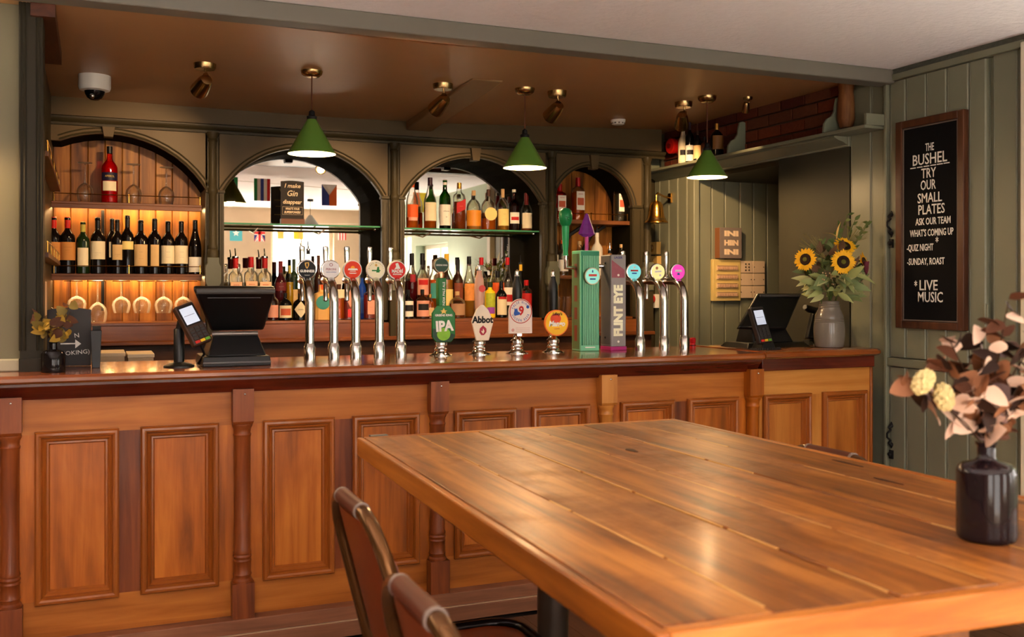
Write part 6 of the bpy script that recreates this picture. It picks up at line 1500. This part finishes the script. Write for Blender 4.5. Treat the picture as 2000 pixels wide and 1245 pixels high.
B(1.248, 1.352, 1.235, 1.34, 0.06, 0.92).build('leg', wood('leg_wood', (92, 50, 22), (126, 74, 36), (150, 96, 50), 'z', 0.4), t, bevel=0.004)
B(1.0, 1.6, 1.23, 1.345, 0.0, 0.06).build('foot', wood('leg_wood', (92, 50, 22), (126, 74, 36), (150, 96, 50), 'z', 0.4), t, bevel=0.004)
for y in (1.29, 2.76): B(0.85, 1.75, y - 0.04, y + 0.04, 0.90, 0.93).build('cross_bar', wood('leg_wood', (92, 50, 22), (126, 74, 36), (150, 96, 50), 'z', 0.4), t)

# ================================================================ tubular chairs
TUBE = P('bronze_tube', (100, 66, 36), 0.2, 0.7, var=0.2, scale=8); TUBE_D = P('dark_tube', (36, 32, 32), 0.2, 0.85); LEATH = P('brown_leather', (104, 40, 14), 0.36, var=0.3, scale=7, bump=0.05, coat=0.1); SLEEVE = P('leather_sleeve', (78, 34, 18), 0.5, var=0.25, scale=14, spec=0.2); RING = P('pale_ring', (120, 104, 96), 0.4)
ch = thing('tall_chair', '', 'chair', (0, 0, 0))
hw = 0.215
def ubend(y0, y1, xb, xt, zb, zt, rad, n=7):
    """inverted U in a leaning plane: up one side, over the top, down the other"""
    pts = [(xb, y0, zb)]
    def P2(y, z): f = (z - zb) / (zt - zb); return (xb + (xt - xb) * f, y, z)
    pts.append(P2(y0, zt - rad))
    for k in range(1, n + 1):
        a = PI / 2 * k / n; pts.append(P2(y0 + rad * (1 - math.cos(a)), zt - rad + rad * math.sin(a)))
    pts.append(P2(0, zt))
    for k in range(n + 1):
        a = PI / 2 * (1 - k / n); pts.append(P2(y1 - rad * (1 - math.cos(a)), zt - rad + rad * math.sin(a)))
    pts.append((xb, y1, zb))
    return pts
m = MB(); m.tube(ubend(-hw, hw, -0.17, -0.27, 0.57, 0.962, 0.13), 0.0165, 14); m.build('back_frame', TUBE, ch, local=True)
m = MB(); m.tube([(-0.27, -0.085, 0.962), (-0.27, 0.085, 0.962)], 0.0185, 16); m.build('sleeve', SLEEVE, ch, local=True)
for y in (-0.089, 0.089):
    m = MB(); m.tube([(-0.27, y - 0.004, 0.962), (-0.27, y + 0.004, 0.962)], 0.0192, 16); m.build('sleeve_ring', RING, ch, local=True)
m = MB(); vs = []; fs = []; NY, NZ = 12, 10     # curved back panel, front and rear skins
for side in (0, 1):
    for j in range(NZ + 1):
        z = 0.60 + (0.945 - 0.60) * j / NZ; f = (z - 0.57) / 0.392
        lim = hw - 0.008 - (0.10 * max(0, (z - 0.86) / 0.085) ** 2 if z > 0.86 else 0) - (0.05 * ((0.68 - z) / 0.08) ** 2 if z < 0.68 else 0)
        for i in range(NY + 1):
            y = -lim + 2 * lim * i / NY
            vs.append((-0.17 - 0.10 * f + 0.012 - 0.03 * (1 - (y / hw) ** 2) + 0.012 * side, y, z))
K = (NY + 1) * (NZ + 1)
for j in range(NZ):
    for i in range(NY):
        a = j * (NY + 1) + i; fs += [(a, a + 1, a + NY + 2, a + NY + 1), (K + a, K + a + NY + 1, K + a + NY + 2, K + a + 1)]
for i in range(NY): fs += [(i, K + i, K + i + 1, i + 1), (NZ * (NY + 1) + i, NZ * (NY + 1) + i + 1, K + NZ * (NY + 1) + i + 1, K + NZ * (NY + 1) + i)]
for j in range(NZ):
    a = j * (NY + 1); b = a + NY; fs += [(a, a + NY + 1, K + a + NY + 1, K + a), (b, K + b, K + b + NY + 1, b + NY + 1)]
m.add(vs, fs); m.build('backrest', LEATH, ch, local=True)
m = MB()
sp = []
for (cx_, cy_, a0) in ((0.13, -hw + 0.08, -PI / 2), (0.13, hw - 0.08, 0)):
    for k in range(7): a = a0 + PI / 2 * k / 6; sp.append((cx_ + 0.08 * math.cos(a), cy_ + 0.08 * math.sin(a), 0.575))
m.tube([(-0.19, -hw, 0.575)] + sp + [(-0.19, hw, 0.575)], 0.0125, 10); m.build('seat_frame', TUBE_D, ch, local=True)
m = MB(); m.tube([(-0.10, hw, 0.575), (0.03, hw, 0.575)], 0.015, 12); m.tube([(-0.10, -hw, 0.575), (0.03, -hw, 0.575)], 0.015, 12); m.build('side_sleeve', SLEEVE, ch, local=True)
m = MB(); m.prism([(-0.19, -hw + 0.012)] + [(x - 0.012 if x > 0.15 else x, y * 0.95) for x, y, z in sp] + [(-0.19, hw - 0.012)], 0.555, 0.575, 'xy'); m.build('seat', LEATH, ch, local=True, bevel=0.008)
for sx_ in (1, -1):
    for sy_ in (1, -1):
        x0 = 0.14 if sx_ > 0 else -0.165
        m = MB(); m.tube([(x0, sy_ * (hw - 0.004), 0.57), (x0 + sx_ * 0.06, sy_ * (hw + 0.01), 0.006)], 0.0125, 10); m.build('leg', TUBE_D, ch, local=True)
m = MB(); zf = 0.2
q = [(0.14 + 0.06 * 0.65, hw + 0.005), (0.14 + 0.06 * .65, -hw - 0.005), (-0.165 - 0.06 * .65, -hw - 0.005), (-0.165 - 0.06 * .65, hw + 0.005)]
for a, b in zip(q, q[1:] + q[:1]): m.tube([(a[0], a[1], zf), (b[0], b[1], zf)], 0.009, 8)
m.build('foot_rail', TUBE_D, ch, local=True)
CG = 'tubular steel chairs round the table'
ch.location = (0.80, 2.17, 0); ch['label'] = 'brown leather tubular chair on the left side of the table, nearer the bar'; ch['group'] = CG
dup(ch, (0.725, 1.45, 0), 0, 'brown leather tubular chair nearest the camera on the left side of the table', CG)
dup(ch, (1.675, 2.26, 0), PI + 0.03, 'tubular chair on the far right side of the table, only its back rim showing', CG)

# ================================================================ smoky bottle of dried eucalyptus on the table
c = Vector((1.507, 1.34, 0.98))
t = thing('smoky_vase', 'smoky ribbed glass bottle vase on the table corner', 'vase', tuple(c))
ribbed([(0.047, 0), (0.0505, 0.005), (0.0515, 0.012), (0.0515, 0.122), (0.049, 0.131), (0.042, 0.138), (0.02, 0.144), (0.0155, 0.15), (0.0155, 0.17), (0.019, 0.174), (0.019, 0.178)], tuple(c), 56, 0.035, (0.01, 0.13)).build('vase_body', P('smoky_purple_glass', (28, 17, 20), 0.1, var=0.4, scale=14, coat=0.15), t)
e = thing('dried_eucalyptus', 'spray of dried brown and pink eucalyptus leaves in the smoky vase', 'flowers', (c.x, c.y, c.z + 0.17))
neck = c + Vector((0, 0, 0.165))
EC = [P('euc_brown', (80, 44, 24), 0.6, var=0.2), P('euc_tan', (146, 96, 64), 0.6, var=0.15), P('euc_pink', (218, 184, 160), 0.6, var=0.1), P('euc_dark', (50, 32, 24), 0.6, var=0.2), P('euc_mauve', (150, 124, 122), 0.6, var=0.12)]
RE = random.Random(23)
stems = MB()
tips = [(-0.14, 0.0, 0.12), (-0.115, 0.03, 0.08), (-0.10, -0.03, 0.16), (-0.06, 0.02, 0.20), (-0.03, -0.05, 0.15), (0.0, 0.03, 0.22), (0.035, -0.01, 0.27), (0.05, 0.04, 0.2), (0.09, -0.02, 0.22), (0.12, 0.02, 0.16), (0.14, -0.03, 0.24), (0.15, 0.02, 0.1), (0.06, -0.06, 0.1), (-0.05, -0.06, 0.09)]
RX, FX = Vector((CC, -CS, 0)), Vector((CS, CC, 0))
for a, b, h in tips:
    q = neck + RX * a + FX * b + Vector((0, 0, h)); mid = neck.lerp(q, 0.5) + Vector((0, 0, 0.03))
    stems.tube([tuple(neck - Vector((0, 0, 0.06))), tuple(neck + Vector((0, 0, 0.01))), tuple(mid), tuple(q)], [0.0015, 0.0015, 0.0015, 0.001], 5)
    for k in range(14):
        f = 0.14 + 0.88 * k / 13
        b0 = neck.lerp(mid, f * 2) if f < 0.5 else mid.lerp(q, f * 2 - 1)
        m = MB(); sz = RE.uniform(0.032, 0.054)
        leaf(m, b0, rdir(RE.uniform(0, 6.28), RE.uniform(-0.8, 0.9)), sz, sz * RE.uniform(0.6, 0.95), RE.uniform(-0.2, 0.35), up=(RE.uniform(-1, 1), RE.uniform(-1, 1), RE.uniform(0.2, 1)), roundness=0.9)
        m.build('round_leaf', EC[RE.choice((0, 0, 1, 1, 2, 2, 3, 4) if k > 5 else (0, 1, 2, 2, 3, 4))], e)
stems.build('stems', P('dry_stem', (60, 40, 24), 0.8), e)
BUN = P('hydrangea_cream', (206, 186, 130), 0.9, var=0.25, scale=90, bump=0.8)
for (u, v, tx) in ((1803, 746, 0.6), (1844, 776, -0.2)):
    d = 1.78; a = (u - 1000) / FPX; q = Vector((0, 0, EYE)) + (FX + RX * a + Vector((0, 0, (V0 - v) / FPX))) * d
    m = MB(); m.M = Matrix.Translation(q) @ Matrix.Rotation(tx, 4, FX)
    for k in range(40):
        z = 1 - 2 * (k + 0.5) / 40; r = math.sqrt(1 - z * z); th = k * 2.4
        m.ball((0.013 * r * math.cos(th), 0.013 * r * math.sin(th), 0.021 * z), 0.0065, 6, 4)
    m.build('cream_flower', BUN, e)
    m = MB(); m.tube([tuple(q - Vector((0, 0, 0.015))), tuple(q.lerp(neck, 0.5)), tuple(neck)], 0.0013, 5); m.build('stems', P('dry_stem', (60, 40, 24), 0.8), e)

# ================================================================ sign on the glass shelf, bunting and lamp reflected in the mirrors
t = thing('chalkboard_sign', 'small chalkboard sign about gin on the glass shelf of the first mirror', 'sign', (1.12, 6.31, 1.835))
p0, p1 = at(549, 428, Y=6.30), at(594, 428, Y=6.30); hz = at(571, 353, Y=6.30).z
W_ = p1.x - p0.x; zb = 1.836
B(p0.x - 0.001, p1.x + 0.001, 6.285, 6.34, zb, zb + 0.036).build('stand', SHELF_W, t, bevel=0.002)
pts = [(p0.x, zb + 0.036), (p1.x, zb + 0.036), (p1.x, hz - 0.006)] + [(p1.x - W_ * k / 8, hz - 0.006 + 0.006 * math.sin(PI * k / 8)) for k in range(1, 8)] + [(p0.x, hz - 0.006)]
MB().prism(pts, 6.305, 6.318, 'xz').build('board', P('chalkboard', (40, 32, 28), 0.6, var=0.15), t)
cx_ = (p0.x + p1.x) / 2
CHALK = P('chalk_cream', (238, 214, 176), 0.7)
for s, f, sz, wd in (('I make', 0.86, 0.036, 0.7), ('Gin', 0.66, 0.05, 0.45), ('disappear', 0.44, 0.036, 0.82), ("WHAT'S YOUR", 0.26, 0.018, 0.6), ('SUPERPOWER?', 0.17, 0.02, 0.72)):
    o = text(s, sz, CHALK, t, (cx_, 6.3042, zb + 0.036 + (hz - zb - 0.036) * f), shear=0.25, bold=0.0006); FIT[o.name] = W_ * wd
m = MB()
zz0, zz1 = zb + 0.036 + (hz - zb - 0.036) * 0.11, zb + 0.036 + (hz - zb - 0.036) * 0.31
for b_ in ((cx_ - W_ * .44, cx_ + W_ * .44, zz0, zz0 + 0.0012), (cx_ - W_ * .44, cx_ + W_ * .44, zz1, zz1 + 0.0012), (cx_ - W_ * .44, cx_ - W_ * .435, zz0, zz1), (cx_ + W_ * .435, cx_ + W_ * .44, zz0, zz1)): m.box(b_[0], b_[1], 6.304, 6.3052, b_[2], b_[3])
m.build('border', CHALK, t)
for s, f, sz, wd in (('W', 0.86, 0.05, 0.25), ('————', 0.62, 0.026, 0.7), ('———', 0.45, 0.026, 0.6), ('————', 0.22, 0.026, 0.7)):
    o = text(s, sz, INK_Y, t, (cx_, 6.3188, zb + 0.036 + (hz - zb - 0.036) * f), face='+y', shear=0.2, bold=0.0006); FIT[o.name] = W_ * wd

def vpoint(u, v, y):      # where a thing really stands that the back-bar mirror shows at this pixel
    q = at(u, v, Y=2 * YM - y); return Vector((q.x, y, q.z))
def flag(u, y, ztop, stripes, label, w_=0.165, h_=0.23, vertical=True, extra=None):
    q = vpoint(u, 400, y)
    while y > 0 and 0.3886 * (q.x + w_ / 2) + 0.9214 * y > (ztop - h_ - EYE) * FPX / V0 - 0.03: y -= 0.02; q = vpoint(u, 400, y)
    x = q.x
    t = thing('bunting_flag', label, 'flag', (x, y, ztop - h_), group='flags of the bunting seen in the mirrors')
    n = len(stripes)
    for i, c in enumerate(stripes):
        m = MB()
        if vertical: x0, x1, z0, z1 = x + w_ / 2 - w_ * (i + 1) / n, x + w_ / 2 - w_ * i / n, ztop - h_, ztop
        else: x0, x1, z0, z1 = x - w_ / 2, x + w_ / 2, ztop - h_ * (i + 1) / n, ztop - h_ * i / n
        m.box(x0, x1, y, y + 0.0015, z0, z1); m.build('stripe', FL[c], t)
    if extra: extra(t, x, y + 0.002, ztop - h_ / 2, w_, h_)
FL = {k: P('flag_' + k, c, 0.8, var=0.04) for k, c in dict(red=(206, 44, 44), blue=(56, 70, 150), green=(40, 140, 76), white=(236, 230, 222), sky=(92, 180, 214), yellow=(232, 212, 60), orange=(232, 110, 50), gold=(238, 190, 90), teal=(80, 170, 180), navy=(40, 48, 120)).items()}
def poly(t, pts, y, c): MB().prism(pts, y, y + 0.001, 'xz').build('emblem', FL[c], t, smooth=False)
def star(t, x, y, z, r, c): poly(t, [(x + (r if k % 2 == 0 else r * .4) * math.sin(PI * k / 5), z + (r if k % 2 == 0 else r * .4) * math.cos(PI * k / 5)) for k in range(10)], y, c)
yu, zu = 2.62, 2.56
m = MB(); m.tube([(-0.6, 2.3, 2.585), (1.4, 2.25, 2.562), (2.6, 1.8, 2.562), (3.4, 1.4, 2.565), (3.95, 1.1, 2.58)], 0.003, 5); m.tube([(-1.5, -1.3, 2.38), (1.5, -1.3, 2.325), (3.95, -1.3, 2.38)], 0.003, 5)
tag(m.build('bunting_string', P('string', (220, 210, 190), 0.8)), 'two strings carrying the bunting flags under the room ceiling', 'string')
flag(448, yu, zu, ['green', 'red'], 'green over red flag, leftmost in the first mirror', vertical=False, extra=lambda t, x, y, z, w_, h_: star(t, x, y, z, 0.03, 'yellow'))
flag(512, yu, zu, ['red', 'white', 'blue', 'white', 'green'], 'red, blue and green striped flag in the first mirror')
flag(577, yu, zu, ['sky', 'yellow'], 'sky blue and yellow flag reflected above the gin sign')
flag(643, yu, zu, ['orange', 'blue'], 'orange and blue flag with a white wedge in the first mirror', extra=lambda t, x, y, z, w_, h_: poly(t, [(x - w_ / 2, z + h_ / 2), (x + w_ / 2, z + h_ / 2), (x, z)], y, 'white'))
flag(820, yu, zu, ['yellow', 'orange'], 'yellow and orange flag reflected behind the whisky bottles')
flag(876, yu, zu, ['teal', 'gold'], 'teal and gold flag reflected behind the green whisky bottle')
flag(925, yu, zu, ['green', 'white', 'orange'], 'green, white and orange flag reflected in the second mirror')
yl, zl = -1.28, 2.33
flag(461, yl, zl, ['teal'], 'pale blue flag with a white star, on the rear wall', 0.17, 0.24, extra=lambda t, x, y, z, w_, h_: star(t, x, y, z - 0.01, 0.05, 'white'))
def union(t, x, y, z, w_, h_):
    for s in (1, -1):
        poly(t, [(x - s * w_ / 2, z - h_ / 2), (x - s * (w_ / 2 - 0.03), z - h_ / 2), (x + s * w_ / 2, z + h_ / 2), (x + s * (w_ / 2 - 0.03), z + h_ / 2)], y, 'white')
        poly(t, [(x - s * w_ / 2, z - h_ / 2), (x - s * (w_ / 2 - 0.012), z - h_ / 2), (x + s * w_ / 2, z + h_ / 2), (x + s * (w_ / 2 - 0.012), z + h_ / 2)], y + 0.001, 'red')
    for r, c, d in ((0.03, 'white', 0.002), (0.017, 'red', 0.003)):
        poly(t, [(x - r, z - h_ / 2), (x + r, z - h_ / 2), (x + r, z + h_ / 2), (x - r, z + h_ / 2)], y + d, c)
        poly(t, [(x - w_ / 2, z - r), (x + w_ / 2, z - r), (x + w_ / 2, z + r), (x - w_ / 2, z + r)], y + d, c)
flag(507, yl, zl, ['navy'], 'red, white and blue crossed flag on the rear wall', 0.15, 0.24, extra=union)
flag(548, yl, zl, ['gold'], 'narrow golden flag across the rear window', 0.09, 0.2)
flag(583, yl, zl, ['gold', 'yellow'], 'gold and yellow flag across the rear window', 0.14, 0.2)
flag(668, yl, zl, ['red', 'white', 'red', 'white', 'red', 'white'], 'red and white striped flag at the right of the rear window', 0.12, 0.2)
q = vpoint(606, 440, 0.05)
t = thing('pendant_lamp', 'unlit grey cone pendant reflected in the first mirror', 'lamp', (q.x, 0.05, q.z))
m = MB(); m.lathe([(0.115, 0), (0.02, 0.13)], tuple(q), 28); m.f = [f for f in m.f if len(f) == 4]; m.build('shade', P('grey_enamel', (110, 108, 100), 0.4), t)
m = MB(); m.tube([(q.x, 0.05, q.z + 0.12), (q.x, 0.05, ZC)], 0.004, 6); m.build('cord', BLACK_M, t)
m = MB(); m.cyl((q.x, 0.05, ZC - 0.03), 0.04, 0.035, 16); m.build('ceiling_rose', BLACK_M, t)
# wall light that warms the room wall left of the post
t = thing('wall_light', 'small brass wall light on the cream wall left of the bar', 'lamp', (-0.62, 4.25, 1.95))
m = MB(); m.lathe([(0.05, 0), (0.05, 0.012), (0.02, 0.03)], (-0.62, 4.25, 1.9), 18, axis='y'); m.tube([(-0.62, 4.225, 1.9), (-0.62, 4.15, 1.9), (-0.62, 4.14, 1.95)], 0.007, 8); m.build('bracket', BRASS_OLD, t)
m = MB(); m.lathe([(0.075, 0), (0.045, 0.11)], (-0.62, 4.14, 1.94), 22); m.f = [f for f in m.f if len(f) == 4]; m.build('shade', SHADE_G, t)
m = MB(); m.ball((-0.62, 4.14, 1.97), 0.02, 10, 8); m.build('bulb', BULB, t)
light('wall_lamp_light', 'POINT', (-0.62, 4.14, 1.945), 30, (1.0, 0.62, 0.3), shadow_soft_size=0.03)

# added fill lamps out of view, brightening the ceiling from left and right
def fill_uplight(x, y, z, power): light('fill_uplight', 'SPOT', (x, y, z), power, (1.0, 0.93, 0.88), rot=(PI, 0, 0), spot_size=math.radians(156), spot_blend=0.7, shadow_soft_size=0.08)
t = thing('fill_lamp_stand', 'added fill lamp on a black stand left of the camera', 'lamp', (-0.95, 1.6, 0))
m = MB(); m.lathe([(0.14, 0), (0.14, 0.015), (0.03, 0.03), (0.012, 0.05), (0.012, 1.28), (0.03, 1.29)], (-0.95, 1.6, 0), 20); m.build('stand', BLACK_M, t)
m = MB(); m.lathe([(0.02, 1.285), (0.10, 1.30), (0.16, 1.36)], (-0.95, 1.6, 0), 24); m.f = [f for f in m.f if len(f) == 4]; m.build('bowl', BLACK_M, t)
fill_uplight(-0.95, 1.6, 1.37, 160)
t = thing('fill_lamp_bowl', 'added fill lamp in a white bowl on the right wall, out of view', 'lamp', (3.93, 1.75, 1.35))
m = MB(); m.lathe([(0.015, 0), (0.07, 0.02), (0.10, 0.08)], (3.90, 1.75, 1.30), 20); m.f = [f for f in m.f if len(f) == 4]; m.build('bowl', WHITE, t)
B(3.96, 4.002, 1.72, 1.78, 1.28, 1.36).build('back_plate', WHITE, t)
fill_uplight(3.88, 1.75, 1.39, 46)
# ================================================================ lettering becomes plain mesh
bpy.context.view_layer.update()
dg = bpy.context.evaluated_depsgraph_get()
for o in [o for o in SC.objects if o.type == 'FONT']:
    ev = o.evaluated_get(dg)
    me = bpy.data.meshes.new_from_object(ev)
    if o.name in FIT and len(me.vertices):
        xs = [v.co.x for v in me.vertices]; w_ = max(xs) - min(xs); c = (max(xs) + min(xs)) / 2; k = FIT[o.name] / w_
        for v in me.vertices: v.co.x = (v.co.x - c) * k
    n = bpy.data.objects.new('lettering', me)
    COL.objects.link(n)
    n.parent = o.parent; n.matrix_basis = o.matrix_basis.copy()
    cu = o.data
    bpy.data.objects.remove(o)
    if cu.users == 0: bpy.data.curves.remove(cu)
